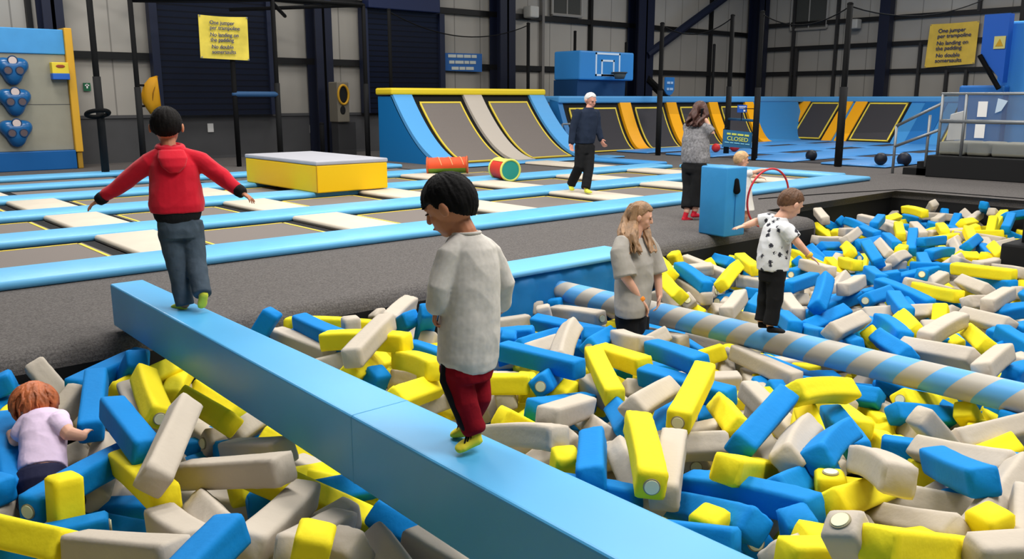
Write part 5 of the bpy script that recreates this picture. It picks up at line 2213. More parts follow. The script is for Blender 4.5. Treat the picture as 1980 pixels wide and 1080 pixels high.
# blue padded block hung on the deck edge where the tube is fixed
t = thing('edge_cushion', 'blue padded cushion over the carpet edge where the striped tube begins', 'pad', (5.95, 6.1, -.6))
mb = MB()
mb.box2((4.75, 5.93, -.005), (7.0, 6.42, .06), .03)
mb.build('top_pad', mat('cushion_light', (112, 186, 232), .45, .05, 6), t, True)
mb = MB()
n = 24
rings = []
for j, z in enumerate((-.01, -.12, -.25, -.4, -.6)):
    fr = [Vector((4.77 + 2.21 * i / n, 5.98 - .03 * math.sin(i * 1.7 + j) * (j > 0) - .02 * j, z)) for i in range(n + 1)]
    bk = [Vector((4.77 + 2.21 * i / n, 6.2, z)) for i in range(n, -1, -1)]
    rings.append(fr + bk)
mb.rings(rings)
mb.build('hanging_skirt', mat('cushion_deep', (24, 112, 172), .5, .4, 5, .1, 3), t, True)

# ---------------------------------------------------------------- foam blocks
FOAM = {'b': mat('foam_blue', (0, 128, 204), .75, .12, 30, .04, 4, .2), 'y': mat('foam_yellow', (246, 226, 36), .75, .12, 30, .03, 4, .2), 'g': mat('foam_grey', (192, 181, 166), .8, .12, 30, .04, 4, .15)}
disc_m = mat('cream_disc', (240, 236, 196), .7)
disc_r = mat('disc_rim', (160, 150, 120), .8)
BL, BW = .75, .13


def foam_mesh(kind, seed):
    """covered foam stick along X, unit size BL x BW x BW; softly rounded, kinds differ in bend and creases"""
    rnd = random.Random(seed)
    mb = MB()
    n, m = 36, 19
    bend = {0: 0.0, 1: .006, 2: -.01, 3: .018, 4: 0.0}[kind % 5]
    twist = rnd.uniform(-.06, .06)
    rings = []
    for j in range(m):
        u = -1 + 2 * j / (m - 1)
        uu = math.copysign(abs(u) ** .62, u)            # more rings near the ends
        x = uu * BL / 2
        e = max(0.0, abs(uu) - (1 - .05)) / .05
        sc = 1 - .20 * e ** 2.6
        xx = x - math.copysign(.012 * e ** 2, x)
        ring = []
        for k in range(n):
            a = k * math.tau / n + math.pi / n
            c, s = math.cos(a), math.sin(a)
            q = 1 / (abs(c) ** 9 + abs(s) ** 9) ** (1 / 9)
            rr = BW / 2 * q * sc
            rr *= 1 - .02 * (1 - abs(uu)) + .02 * noise.noise(Vector((uu * 3 + seed, c * 1.5, s * 1.5)))
            if kind >= 3 and abs(uu) > .55:
                rr *= 1 + .05 * noise.noise(Vector((uu * 9 + seed, c * 3, s * 3)))
            tw = twist * uu
            y, z = rr * (c * math.cos(tw) - s * math.sin(tw)), rr * (c * math.sin(tw) + s * math.cos(tw))
            ring.append(Vector((xx, y, z + bend * (1 - uu * uu))))
        rings.append(ring)
    mb.rings(rings)
    bmesh.ops.recalc_face_normals(mb.bm, faces=mb.bm.faces[:])
    me = bpy.data.meshes.new('foam_block')
    mb.bm.to_mesh(me)
    mb.bm.free()
    me.polygons.foreach_set('use_smooth', [True] * len(me.polygons))
    return me


def disc_mesh():
    mb = MB()
    x = BL / 2
    mb.tube([(x - .018, 0, 0), (x - .006, 0, 0)], .036, 24)
    mb.mi = 1
    mb.tube([(x - .018, 0, 0), (x - .002, 0, 0)], .0305, 24)
    bmesh.ops.recalc_face_normals(mb.bm, faces=mb.bm.faces[:])
    me = bpy.data.meshes.new('end_disc')
    mb.bm.to_mesh(me)
    mb.bm.free()
    me.materials.append(disc_r)
    me.materials.append(disc_m)
    return me


BASE = {}
for c in 'byg':
    for k in range(5):
        me = foam_mesh(k, 17 * k + ord(c))
        me.materials.append(FOAM[c])
        BASE[c, k] = me
DISC = disc_mesh()


def frame_of(u, roll):
    s = UP.cross(u)
    if s.length < 1e-3:
        s = Vector((1, 0, 0))
    s.normalize()
    t_ = u.cross(s)
    a = s * math.cos(roll) + t_ * math.sin(roll)
    b = -s * math.sin(roll) + t_ * math.cos(roll)
    return Matrix((u, a, b)).transposed()


# colour, variant, centre x y z (mm), axis as azimuth and elevation (tenths of a degree), roll, length (mm), disc end (0 none), label
BLOCKS = [
('g',4,1346,5879,-289,-617,-424,336,750,0,'grey foam block left-sloping, between the toddler and pit wall'),
('g',0,1070,5397,-287,-1544,-318,29,750,0,'grey foam block right-sloping, between the toddler and pit wall'),
('b',0,1312,5155,-73,-1092,-78,8,750,0,'blue foam block lengthwise, between the toddler and pit wall'),
('b',1,1618,5898,-131,-1426,0,-54,750,0,'leftmost of two blue foam blocks right-sloping, right of the toddler'),
('b',0,1695,5871,-236,946,-443,112,750,0,'rightmost of two blue foam blocks right-sloping, right of the toddler'),
('y',4,1841,5740,-179,328,0,344,750,0,'yellow foam block right-sloping, under the lower edge of the blue beam'),
('g',4,1542,5123,-147,-1000,-18,110,750,0,'grey foam block seen end-on, right of the toddler'),
('y',2,1568,4942,-27,776,35,301,750,-1,'yellow foam block seen end-on with cream end disc, right of the toddler'),
('b',0,1249,4327,34,-948,-11,-80,750,0,'blue foam block seen end-on, right of the toddler'),
('g',0,1284,3836,108,580,61,408,750,0,'grey foam block right-sloping, right of the toddler'),
('y',1,1183,3946,-83,-930,49,38,750,0,'yellow foam block seen end-on, in the corner below the toddler'),
('g',2,1170,4628,-265,-1121,-4,399,750,0,'rightmost of two grey foam blocks right-sloping, in the corner below the toddler'),
('g',3,919,5153,-459,-1629,-102,521,750,0,'grey foam block right-sloping, just in front of the red haired toddler'),
('g',1,1361,4977,-471,788,0,435,750,0,'grey foam block seen end-on, in the corner below the toddler'),
('y',0,842,3978,-352,-1248,-831,452,750,0,'yellow foam block standing on end, just in front of the red haired toddler'),
('b',3,1036,4291,-152,322,0,-21,750,-1,'blue foam block right-sloping with disc, just in front of the red haired toddler'),
('g',3,523,4379,-331,-1328,0,-27,750,0,'leftmost of two grey foam blocks right-sloping, in the corner below the toddler'),
('y',0,567,3802,-74,1187,0,334,750,0,'yellow foam block lying level, in the corner below the toddler'),
('g',0,843,3119,18,-765,151,-76,750,0,'grey foam block lying level, in the corner below the toddler'),
('b',2,634,3921,-207,1644,0,49,750,-1,'blue foam block lying level with cream end disc, in the corner below the toddler'),
('b',1,1035,4533,-435,1440,0,19,750,0,'farthest of two blue foam blocks lying level, in the corner below the toddler'),
('b',2,1050,4188,-387,1116,-44,-137,750,0,'nearest of two blue foam blocks lying level, in the corner below the toddler'),
('b',2,731,6005,-172,1609,-185,-18,750,0,'farthest of two blue foam blocks right-sloping, left of the red haired toddler'),
('b',2,875,5807,-237,-1274,-54,-81,750,0,'nearest of two blue foam blocks right-sloping, left of the red haired toddler'),
('b',2,817,4891,-157,-983,-116,-58,750,0,'blue foam block lengthwise, just in front of the red haired toddler'),
('b',4,566,4785,-182,1128,0,-5,750,0,'blue foam block left-sloping, just in front of the red haired toddler'),
('y',1,1875,4916,-187,-917,27,448,750,0,'leftmost of four yellow foam blocks left-sloping, under the lower edge of the blue beam'),
('y',1,2268,5749,-456,-891,0,419,750,0,'second from left of four yellow foam blocks left-sloping, under the lower edge of beam'),
('y',3,2035,5805,-274,604,0,17,750,0,'yellow foam block seen end-on, under the lower edge of the blue beam'),
('g',4,2165,4853,-402,35,-76,340,750,-1,'grey foam block lying level with cream end disc, in the heap left of the beam'),
('g',1,2261,4762,-214,146,132,419,750,0,'leftmost of two grey foam blocks right-sloping, under the lower edge of the blue beam'),
('b',4,2180,4657,-415,-157,0,352,750,0,'blue foam block lying level, in the heap left of the beam'),
('g',0,1778,4039,-145,-904,179,42,750,0,'grey foam block seen end-on, under the lower edge of the blue beam'),
('g',4,1439,3533,15,-741,160,-22,750,0,'grey foam block lying level, in the heap left of the beam'),
('g',4,2238,3998,-446,-748,-29,-31,750,0,'leftmost of three grey foam blocks left-sloping, under the lower edge of the blue beam'),
('y',1,1880,3827,-268,121,-118,565,750,0,'yellow foam block lying level, in the heap left of the beam'),
('y',0,1794,3421,-199,-239,-331,342,750,0,'rightmost of four yellow foam blocks left-sloping, under the lower edge of the blue beam'),
('y',1,2108,3577,-318,-548,-39,432,750,0,'yellow foam block lying level, under the lower edge of the blue beam'),
('g',4,1607,3856,-338,-555,-45,-33,750,0,'grey foam block lying level, at the bottom left of the beam'),
('g',3,1259,3342,-73,-1037,156,405,750,0,'rightmost of two grey foam blocks seen end-on, at the bottom left of the beam'),
('g',2,1072,3206,-15,-978,156,-26,750,0,'leftmost of two grey foam blocks seen end-on, at the bottom left of the beam'),
('b',1,853,2630,86,-1448,-61,131,750,0,'blue foam block right-sloping, at the bottom left of the beam'),
('g',2,1433,3070,-28,-1351,96,-108,750,0,'grey foam block right-sloping, at the bottom left of the beam'),
('b',0,1883,3518,-223,-151,0,480,750,0,'blue foam block lying level, under the lower edge of the blue beam'),
('g',2,1520,3221,-254,-1771,-75,-42,750,0,'rightmost of two grey foam blocks right-sloping, under the lower edge of the blue beam'),
('g',0,1511,2892,-66,-1350,195,-68,750,0,'grey foam block seen end-on, at the bottom edge near the beam'),
('y',1,1255,2594,-138,1085,-713,542,750,0,'yellow foam block standing on end, at the bottom edge near the beam'),
('g',3,1667,2803,-339,261,-640,29,750,0,'grey foam block standing on end, at the bottom edge near the beam'),
('g',2,1717,2509,-226,-940,-157,346,750,0,'middle of three grey foam blocks left-sloping, under the lower edge of the blue beam'),
('b',1,2062,2879,-293,-780,-46,424,750,0,'blue foam block left-sloping, under the lower edge of the blue beam'),
('g',1,1973,2492,-244,-805,-67,-71,750,0,'rightmost of three grey foam blocks left-sloping, under the lower edge of the blue beam'),
('y',3,2279,4359,-459,-552,-215,455,750,0,'third from left of four yellow foam blocks left-sloping, under the lower edge of beam'),
('b',3,2665,6001,-218,1360,-601,20,750,0,'blue foam block standing on end, beside the far half of the beam'),
('b',2,3026,5610,-38,-936,8,32,750,0,'blue foam block left-sloping, by the black wall left of grey-topped boy'),
('g',4,2943,5737,-160,-850,-10,9,750,0,'grey foam block left-sloping, beside the far half of the beam'),
('g',1,3218,5483,-308,-1127,-884,-63,750,0,'leftmost of two grey foam blocks upright, by the black wall left of grey-topped boy'),
('y',3,3254,5867,-107,1301,0,55,750,0,'leftmost of two yellow foam blocks lying level, by the black wall left of grey-topped boy'),
('g',3,4005,6065,-446,-275,-608,583,750,0,'rightmost of two grey foam blocks upright, by the black wall left of grey-topped boy'),
('b',1,3798,5717,-180,745,-259,-101,750,0,'blue foam block seen end-on, by the black wall left of grey-topped boy'),
('g',1,2904,4710,106,-1411,-41,75,750,0,'grey foam block right-sloping, by the black wall left of grey-topped boy'),
('g',2,2726,5360,-226,1418,-137,95,750,0,'grey foam block right-sloping, beside the far half of the beam'),
('g',3,3914,5873,-95,-1387,9,-125,750,0,'grey foam block seen end-on, by the black wall left of grey-topped boy'),
('b',3,3832,5404,-167,627,-453,-54,750,0,'blue foam block lengthwise, by the black wall left of grey-topped boy'),
('y',3,3033,4989,3,1113,-62,-19,750,0,'rightmost of two yellow foam blocks lying level, by the black wall left of grey-topped boy'),
('b',1,3526,4809,-173,-903,0,-63,750,0,'blue foam block left-sloping, behind the beam left of maroon trousers'),
('g',1,3962,5420,-379,365,-390,74,750,0,'grey foam block left-sloping, by the black wall left of grey-topped boy'),
('y',4,2965,4877,-139,-1411,93,460,750,0,'leftmost of three yellow foam blocks seen end-on, behind the beam left of maroon trousers'),
('y',3,3061,4411,-32,-1057,102,-43,750,0,'middle of three yellow foam blocks seen end-on, behind the beam left of maroon trousers'),
('b',0,2862,4768,-407,1072,-637,134,750,0,'blue foam block standing on end, behind the beam left of maroon trousers'),
('g',3,3511,4774,-338,-543,-38,-67,750,0,'grey foam block lying level, behind the beam left of maroon trousers'),
('y',4,2800,4044,-61,331,-110,403,750,0,'rightmost of three yellow foam blocks seen end-on, behind the beam left of maroon trousers'),
('g',4,3305,4359,-272,167,-39,45,750,0,'grey foam block right-sloping, behind the beam left of maroon trousers'),
('b',4,5709,5790,-602,-638,-803,-39,750,0,'rightmost of two blue foam blocks standing on end, between grey-topped boy and blue cushion'),
('g',1,5299,5494,-546,-400,-774,33,750,0,'grey foam block standing on end, between grey-topped boy and blue cushion'),
('g',2,4884,5829,-365,1624,0,35,750,0,'grey foam block lying level, between grey-topped boy and blue cushion'),
('b',4,5172,5169,-316,-812,0,129,750,0,'rightmost of two blue foam blocks lying level, between grey-topped boy and blue cushion'),
('b',3,4603,5483,-373,1282,-101,-92,750,0,'leftmost of two blue foam blocks lying level, between grey-topped boy and blue cushion'),
('g',1,5576,5432,-314,820,-71,-70,750,-1,'grey foam block lying level with cream end disc, left of the blond woman'),
('b',1,5327,4628,-320,-361,-51,434,750,0,'blue foam block lying level, left of the blond woman'),
('b',3,4542,5256,-565,628,-682,118,750,0,'leftmost of two blue foam blocks standing on end, between grey-topped boy and blue cushion'),
('b',3,4765,5083,-345,185,-59,479,750,-1,'blue foam block right-sloping, between grey-topped boy and blue cushion'),
('g',1,4513,4790,-287,273,-88,438,750,0,'grey foam block seen end-on, between grey-topped boy and blue cushion'),
('g',3,4166,4161,-47,-1421,-49,376,750,0,'grey foam block seen end-on, left of the blond woman'),
('b',0,3794,4038,-57,924,-22,-13,750,0,'farthest of two blue foam blocks lying level, right of the grey-topped boy'),
('b',1,3860,3999,-175,358,-71,563,750,-1,'blue foam block seen end-on with cream end disc, right of the grey-topped boy'),
('y',2,3329,4165,-144,1352,0,80,750,0,'yellow foam block lying level, right of the grey-topped boy'),
('y',2,3673,3857,-321,-1637,-58,7,750,0,'yellow foam block right-sloping, right of the grey-topped boy'),
('g',1,3678,4225,-308,466,-92,-165,750,0,'grey foam block seen end-on, right of the grey-topped boy'),
('y',1,3855,4222,-311,492,-109,73,750,0,'yellow foam block seen end-on, right of the grey-topped boy'),
('y',3,3358,3553,-372,-115,-367,-37,750,0,'yellow foam block left-sloping, beside the near part of the beam'),
('b',4,3656,3678,-252,153,-130,31,750,0,'nearest of two blue foam blocks lying level, right of the grey-topped boy'),
('g',0,3326,3307,-102,-1536,131,-46,750,0,'leftmost of three grey foam blocks seen end-on, in the centre of the pit'),
('g',3,2866,3199,-106,836,-178,91,750,0,'grey foam block lying level, beside the near part of the beam'),
('g',0,2925,3237,-346,1679,-254,-89,750,0,'grey foam block right-sloping, beside the near part of the beam'),
('g',3,3611,3338,-297,-1261,131,506,750,0,'middle of three grey foam blocks seen end-on, in the centre of the pit'),
('b',1,4865,4482,-227,295,-67,420,750,-1,'blue foam block seen end-on with cream end disc, left of the blond woman'),
('y',2,4080,3722,-145,-1254,-57,20,750,0,'leftmost of two yellow foam blocks left-sloping, in the centre of the pit'),
('y',4,4468,3908,-158,-1125,81,66,750,0,'rightmost of two yellow foam blocks left-sloping, in the centre of the pit'),
('g',2,4797,4103,-130,-1217,109,-23,750,0,'grey foam block seen end-on, before the left half of the striped tube'),
('g',1,4054,3549,-330,-946,-149,34,750,0,'grey foam block left-sloping, in the centre of the pit'),
('g',1,4526,3480,-318,-314,-82,497,750,0,'grey foam block lying level, in the centre of the pit'),
('y',0,2815,2846,-377,695,-773,49,750,0,'yellow foam block standing on end, beside the near part of the beam'),
('b',4,2840,2652,-33,-1374,77,119,750,0,'blue foam block seen end-on, beside the near part of the beam'),
('g',4,3026,2554,-156,-1271,5,439,750,0,'grey foam block left-sloping, beside the near part of the beam'),
('y',3,2880,2371,78,453,-2,60,750,-1,'yellow foam block seen end-on with disc, beside the near part of the beam'),
('g',4,3050,2354,-38,347,-14,-19,750,0,'grey foam block seen end-on, at the lower end of the beam'),
('b',3,2613,2603,-121,1070,-69,87,750,0,'blue foam block lying level, beside the near part of the beam'),
('b',2,3636,3161,-186,-1329,109,456,750,0,'blue foam block seen end-on, in the centre of the pit'),
('b',4,3951,3094,-267,333,-21,-162,750,0,'blue foam block seen end-on, in the heap below woman and tube'),
('g',3,3944,2959,-435,503,-133,422,750,-1,'grey foam block seen end-on with disc, at the lower end of the beam'),
('g',4,5160,4354,-323,-1797,-96,372,750,0,'grey foam block right-sloping, before the left half of the striped tube'),
('g',0,5818,4652,-408,731,-71,11,750,0,'leftmost of two grey foam blocks lying level, before the left half of the striped tube'),
('b',1,4487,3449,-41,-1148,71,73,750,0,'blue foam block left-sloping, before the left half of the striped tube'),
('y',0,5471,4140,-463,1389,-184,82,750,0,'yellow foam block right-sloping, before the left half of the striped tube'),
('g',0,5657,3499,-360,-1078,-14,-48,750,0,'grey foam block left-sloping, before the middle of the striped tube'),
('g',1,6419,4420,-538,-868,0,32,750,0,'rightmost of two grey foam blocks lying level, before the left half of the striped tube'),
('b',4,4831,4061,-374,1111,-111,-50,750,0,'blue foam block lying level, in the centre of the pit'),
('b',0,4282,3208,-139,-923,23,71,750,0,'blue foam block left-sloping, in the heap below woman and tube'),
('g',1,3714,3010,-38,-1580,77,489,750,-1,'rightmost of three grey foam blocks seen end-on, in the centre of the pit'),
('y',2,3767,2771,38,259,52,37,750,-1,'yellow foam block right-sloping with cream end disc, in the heap below woman and tube'),
('g',2,4900,3630,-350,1387,0,-85,750,0,'grey foam block lying level, before the middle of the striped tube'),
('g',4,4595,2750,-289,-1177,-98,-49,750,0,'grey foam block left-sloping, in the middle of the right heap'),
('b',4,5292,2995,-570,-1151,-270,-91,750,0,'blue foam block left-sloping, before the middle of the striped tube'),
('b',4,3761,2311,16,-1653,-38,610,750,0,'blue foam block right-sloping, in the middle of the right heap'),
('y',3,3945,2636,-102,-1364,93,507,750,0,'yellow foam block seen end-on, in the heap below woman and tube'),
('b',0,4311,3048,-539,394,-631,78,750,0,'blue foam block standing on end, in the heap below woman and tube'),
('g',1,3547,2835,-227,1394,-141,51,750,0,'farthest of two grey foam blocks lying level, in the heap below woman and tube'),
('g',3,3419,2702,-183,1248,-117,427,750,0,'nearest of two grey foam blocks lying level, in the heap below woman and tube'),
('g',3,3781,2120,-49,-1578,68,468,750,0,'rightmost of two grey foam blocks seen end-on, in the middle of the right heap'),
('y',0,3326,2116,-61,-1630,219,-37,750,-1,'yellow foam block seen end-on, at the lower end of the beam'),
('g',1,3958,2412,-239,408,-77,-28,750,-1,'leftmost of two grey foam blocks seen end-on, in the middle of the right heap'),
('b',3,3120,1974,-78,837,-126,-30,750,0,'blue foam block lying level, at the bottom right of the pit'),
('b',3,2967,2048,-146,-1136,193,495,750,0,'farthest of two blue foam blocks lying level, at the lower end of the beam'),
('b',1,3532,1943,-117,-1711,112,393,750,0,'blue foam block seen end-on, at the bottom right of the pit'),
('y',0,3510,1779,-375,-482,-872,30,750,-1,'yellow foam block upright with disc, at the bottom right of the pit'),
('y',2,2777,1900,-344,40,-825,-3,750,0,'yellow foam block standing on end, at the lower end of the beam'),
('b',0,2532,2047,-74,1099,-76,218,750,0,'nearest of two blue foam blocks lying level, at the lower end of the beam'),
('b',3,3149,2057,-248,487,-159,478,750,-1,'blue foam block seen end-on with disc, at the bottom right of the pit'),
('g',4,3495,1869,-254,11,-129,50,750,0,'grey foam block lying level, at the bottom right of the pit'),
('b',3,3069,1672,-309,162,-693,451,750,0,'blue foam block standing on end, at the bottom right of the pit'),
('y',2,3512,1651,-77,70,-128,493,750,0,'yellow foam block seen end-on, at the bottom right of the pit'),
('y',1,3131,1380,-110,-310,-156,19,750,0,'farthest of two yellow foam blocks lying level, at the bottom right of the pit'),
('y',2,2915,1347,0,-192,-82,-34,750,0,'nearest of two yellow foam blocks lying level, at the bottom right of the pit'),
('g',3,3045,1564,-117,-8,-102,376,750,0,'grey foam block right-sloping, at the bottom right of the pit'),
('y',0,2945,1138,86,1765,212,115,750,0,'yellow foam block lying level, in the bottom right corner'),
('g',0,2778,1209,-65,-264,-600,552,750,-1,'grey foam block upright with disc, at the bottom right of the pit'),
('g',2,3505,1440,-129,557,-210,513,750,0,'leftmost of four grey foam blocks lying level, in the bottom right corner'),
('g',3,3401,1532,119,-1430,172,-73,750,0,'grey foam block seen end-on, in the bottom right corner'),
('b',0,4739,1735,-271,-643,0,-70,750,0,'blue foam block lying level, in the right heap near the edge'),
('y',4,4784,2044,-385,458,-57,109,750,0,'yellow foam block left-sloping, in the bottom right corner'),
('g',2,4411,1571,-130,-1223,158,446,750,0,'grey foam block lying level, in the right heap near the edge'),
('g',4,3853,1202,-36,-1745,-45,477,750,0,'grey foam block right-sloping, in the bottom right corner'),
('b',2,3950,1423,-5,-1424,156,111,750,0,'blue foam block seen end-on, in the bottom right corner'),
('y',2,3472,1067,-253,-184,-780,37,750,0,'yellow foam block standing on end, in the bottom right corner'),
('g',3,3996,1407,-217,-695,0,529,750,0,'third from left of four grey foam blocks lying level, in the bottom right corner'),
('g',0,4474,1523,-309,-79,-96,468,750,0,'second from left of four grey foam blocks lying level, in the bottom right corner'),
('g',0,3480,967,-6,-1603,-51,-33,750,0,'grey foam block lengthwise, in the bottom right corner'),
('g',1,3351,808,66,-366,0,50,750,0,'rightmost of four grey foam blocks lying level, in the bottom right corner'),
('y',3,4508,2395,-23,-1772,125,406,750,-1,'nearest of two yellow foam blocks lying level, before the middle of the striped tube'),
('b',3,5823,3319,-500,1527,0,-116,750,0,'blue foam block lying level, before the middle of the striped tube'),
('y',1,6290,3702,-554,732,-69,21,750,0,'farthest of two yellow foam blocks lying level, before the middle of the striped tube'),
('b',4,5658,2930,-416,880,-58,391,750,0,'leftmost of three blue foam blocks lying level, before the right end of the striped tube'),
('y',1,5094,2565,-356,480,-50,36,750,0,'yellow foam block left-sloping, in the right heap near the edge'),
('y',0,4167,2219,-205,-1392,-94,138,750,0,'yellow foam block left-sloping, in the middle of the right heap'),
('b',1,4509,2248,-222,-1396,40,90,750,0,'farthest of two blue foam blocks seen end-on, in the middle of the right heap'),
('b',3,3861,1977,-40,-1632,81,394,750,0,'nearest of two blue foam blocks seen end-on, in the middle of the right heap'),
('y',2,5692,2639,-527,393,-77,54,750,0,'yellow foam block seen end-on, in the right heap near the edge'),
('y',2,5927,2376,-424,-60,-159,468,750,-1,'yellow foam block lying level with disc, before the right end of the tube'),
('b',0,5727,2268,-437,-170,-121,479,750,0,'middle of three blue foam blocks lying level, before the right end of the striped tube'),
('g',0,5016,1838,-366,-307,-457,-44,750,0,'grey foam block left-sloping, in the right heap near the edge'),
('y',1,6047,2039,-616,-143,-471,606,750,0,'leftmost of two yellow foam blocks left-sloping, before the right end of the striped tube'),
('y',2,5869,1805,-496,-1373,-59,-41,750,0,'rightmost of two yellow foam blocks left-sloping, before the right end of the striped tube'),
('b',4,6079,1754,-383,-76,-65,15,750,0,'rightmost of three blue foam blocks lying level, before the right end of the striped tube'),
('g',4,5397,1750,-300,-153,0,481,750,0,'grey foam block right-sloping, before the right end of the striped tube'),
('y',2,5013,1751,-372,1619,-57,506,750,0,'yellow foam block right-sloping, in the right heap near the edge'),
('y',0,7964,6045,-415,-341,-662,479,750,0,'yellow foam block standing on end, by the carpet right of the woman'),
('y',4,7234,5727,-142,-1334,2,484,750,0,'leftmost of three yellow foam blocks seen end-on, by the carpet right of the woman'),
('b',3,7136,5312,-153,-1191,-58,-22,750,0,'blue foam block left-sloping, by the carpet right of the woman'),
('g',0,8043,5745,-259,-826,-130,31,750,0,'grey foam block left-sloping, by the carpet right of the woman'),
('g',4,7667,5875,-247,1375,-56,-110,750,0,'grey foam block lying level, by the carpet right of the woman'),
('b',4,8465,5861,-232,-1295,64,531,750,0,'blue foam block seen end-on, by the carpet right of the woman'),
('y',1,7755,5287,-216,-1582,-70,374,750,0,'middle of three yellow foam blocks seen end-on, by the carpet right of the woman'),
('y',2,8350,5455,-183,-1311,-3,46,750,0,'rightmost of three yellow foam blocks seen end-on, by the carpet right of the woman'),
('g',4,8109,5016,-325,-801,0,20,750,0,'rightmost of three grey foam blocks lying level, behind the tube right of the woman'),
('g',1,7117,5296,-284,623,16,5,750,0,'grey foam block left-sloping, behind the tube right of the woman'),
('y',2,6704,5222,-187,508,9,435,750,0,'yellow foam block seen end-on, behind the tube right of the woman'),
('g',1,6910,5166,-395,333,-230,489,750,-1,'grey foam block seen end-on with disc, behind the tube right of the woman'),
('g',2,7309,5552,-398,1068,-119,29,750,-1,'grey foam block lying level with cream end disc, behind the tube right of the woman'),
('b',2,7795,5262,-459,88,-38,-65,750,-1,'blue foam block lying level with cream end disc, behind the tube right of the woman'),
('g',2,6727,4521,-229,-1561,-13,102,750,0,'rightmost of two grey foam blocks seen end-on, behind the tube right of the woman'),
('b',1,8032,4842,-435,-622,-63,-114,750,0,'blue foam block lying level, behind the tube right of the woman'),
('b',2,7400,4719,-372,255,-33,136,750,0,'blue foam block seen end-on, behind the tube right of the woman'),
('g',0,7359,4860,-483,-188,-91,369,750,0,'leftmost of three grey foam blocks lying level, behind the tube right of the woman'),
('g',2,6932,5414,-385,-1302,-60,12,750,0,'leftmost of two grey foam blocks seen end-on, behind the tube right of the woman'),
('g',3,7059,4358,-453,-764,-48,-136,750,0,'middle of three grey foam blocks lying level, behind the tube right of the woman'),
('g',4,12116,6682,-96,-1411,-40,92,750,0,'grey foam block seen end-on, at the far carpet corner'),
('b',3,12858,6466,-305,-1248,-58,-136,750,0,'blue foam block left-sloping, at the far carpet corner'),
('g',4,13605,6515,-306,-990,-44,50,750,0,'grey foam block lying level, at the far carpet corner'),
('b',0,12846,6157,-200,-1620,-32,-20,750,0,'blue foam block seen end-on, at the far carpet corner'),
('y',0,14008,6475,-294,111,-15,302,750,0,'yellow foam block seen end-on, at the far carpet corner'),
('g',1,12756,6492,-389,11,-58,3,750,0,"rightmost of two grey foam blocks lying level, beyond the tube boy's stretched hand"),
('g',2,11489,5870,-246,-1653,-25,356,750,0,"leftmost of two grey foam blocks seen end-on, beyond the tube boy's stretched hand"),
('b',2,12312,5999,-283,-1375,10,117,750,0,"second from left of four blue foam blocks seen end-on, beyond the tube boy's stretched hand"),
('g',2,11319,6127,-316,5,-70,20,750,0,"leftmost of two grey foam blocks lying level, beyond the tube boy's stretched hand"),
('b',4,11173,5991,-384,78,-74,401,750,0,"leftmost of four blue foam blocks seen end-on, beyond the tube boy's stretched hand"),
('y',3,10292,5277,-235,313,-19,419,750,0,"yellow foam block seen end-on, beyond the tube boy's stretched hand"),
('b',0,11716,5706,-348,-20,0,326,750,0,"blue foam block lying level, beyond the tube boy's stretched hand"),
('b',1,9921,4780,-163,384,86,-226,750,0,"third from left of four blue foam blocks seen end-on, beyond the tube boy's stretched hand"),
('g',0,11341,5300,-339,-1428,-47,493,750,0,"rightmost of two grey foam blocks seen end-on, beyond the tube boy's stretched hand"),
('b',0,11673,5380,-276,-1432,-14,-19,750,0,"rightmost of four blue foam blocks seen end-on, beyond the tube boy's stretched hand"),
('b',4,10660,5564,-403,660,-80,443,750,-1,"blue foam block lying level with cream end disc, beyond the tube boy's stretched hand"),
('y',4,9836,5145,-420,-1310,-96,-17,750,0,'yellow foam block left-sloping, halfway back beyond the striped tube'),
('y',2,9646,4911,-265,-1398,72,9,750,0,'yellow foam block seen end-on, halfway back beyond the striped tube'),
('g',4,8948,4945,-235,-1259,37,-43,750,0,'grey foam block left-sloping, around the boy on the tube'),
('y',0,10100,5714,-398,-1190,-41,-163,750,0,'yellow foam block left-sloping, around the boy on the tube'),
('b',1,9284,5301,-374,88,-32,1,750,-1,'blue foam block seen end-on with cream end disc, around the boy on the tube'),
('b',1,10300,5812,-383,-1210,-89,54,750,-1,'blue foam block left-sloping, around the boy on the tube'),
('b',1,10586,5856,-405,-1359,-48,375,750,0,'farthest of three blue foam blocks seen end-on, around the boy on the tube'),
('g',3,13255,6078,-369,-1267,-58,-15,750,0,"grey foam block left-sloping, beyond the tube boy's stretched hand"),
('y',3,14684,6414,-223,-1298,9,80,750,0,'yellow foam block lying level, at the far edge of the pit'),
('g',4,15403,6475,-301,351,-338,623,750,0,'grey foam block right-sloping, at the far edge of the pit'),
('b',4,15129,6464,-428,-960,-48,14,750,0,'leftmost of two blue foam blocks lying level, at the far edge of the pit'),
('g',3,15273,6243,-356,-277,-51,-38,750,0,'grey foam block lying level, at the far edge of the pit'),
('g',2,14869,6090,-335,136,0,-56,750,0,'leftmost of two grey foam blocks seen end-on, at the far edge of the pit'),
('b',4,14587,5765,-449,-602,-110,104,750,0,'blue foam block lying level, in the heap below the black platform'),
('y',3,13237,5345,-274,-1518,-7,57,750,0,'second from left of four yellow foam blocks seen end-on, in heap below the black platform'),
('b',0,14833,5835,-468,-1715,-326,16,750,0,'blue foam block right-sloping, at the far edge of the pit'),
('g',4,15438,5730,-401,-1271,-225,553,750,0,'grey foam block left-sloping, at the far edge of the pit'),
('g',4,15175,5622,-287,-1700,-28,12,750,0,'rightmost of two grey foam blocks seen end-on, at the far edge of the pit'),
('b',4,15317,5548,-130,167,-133,53,750,0,'leftmost of two blue foam blocks seen end-on, at the far edge of the pit'),
('y',0,14123,4997,-415,-1670,-460,66,750,0,'yellow foam block lengthwise, at the far edge of the pit'),
('y',3,14909,5166,-274,-1720,-152,68,750,0,'yellow foam block right-sloping, at the far edge of the pit'),
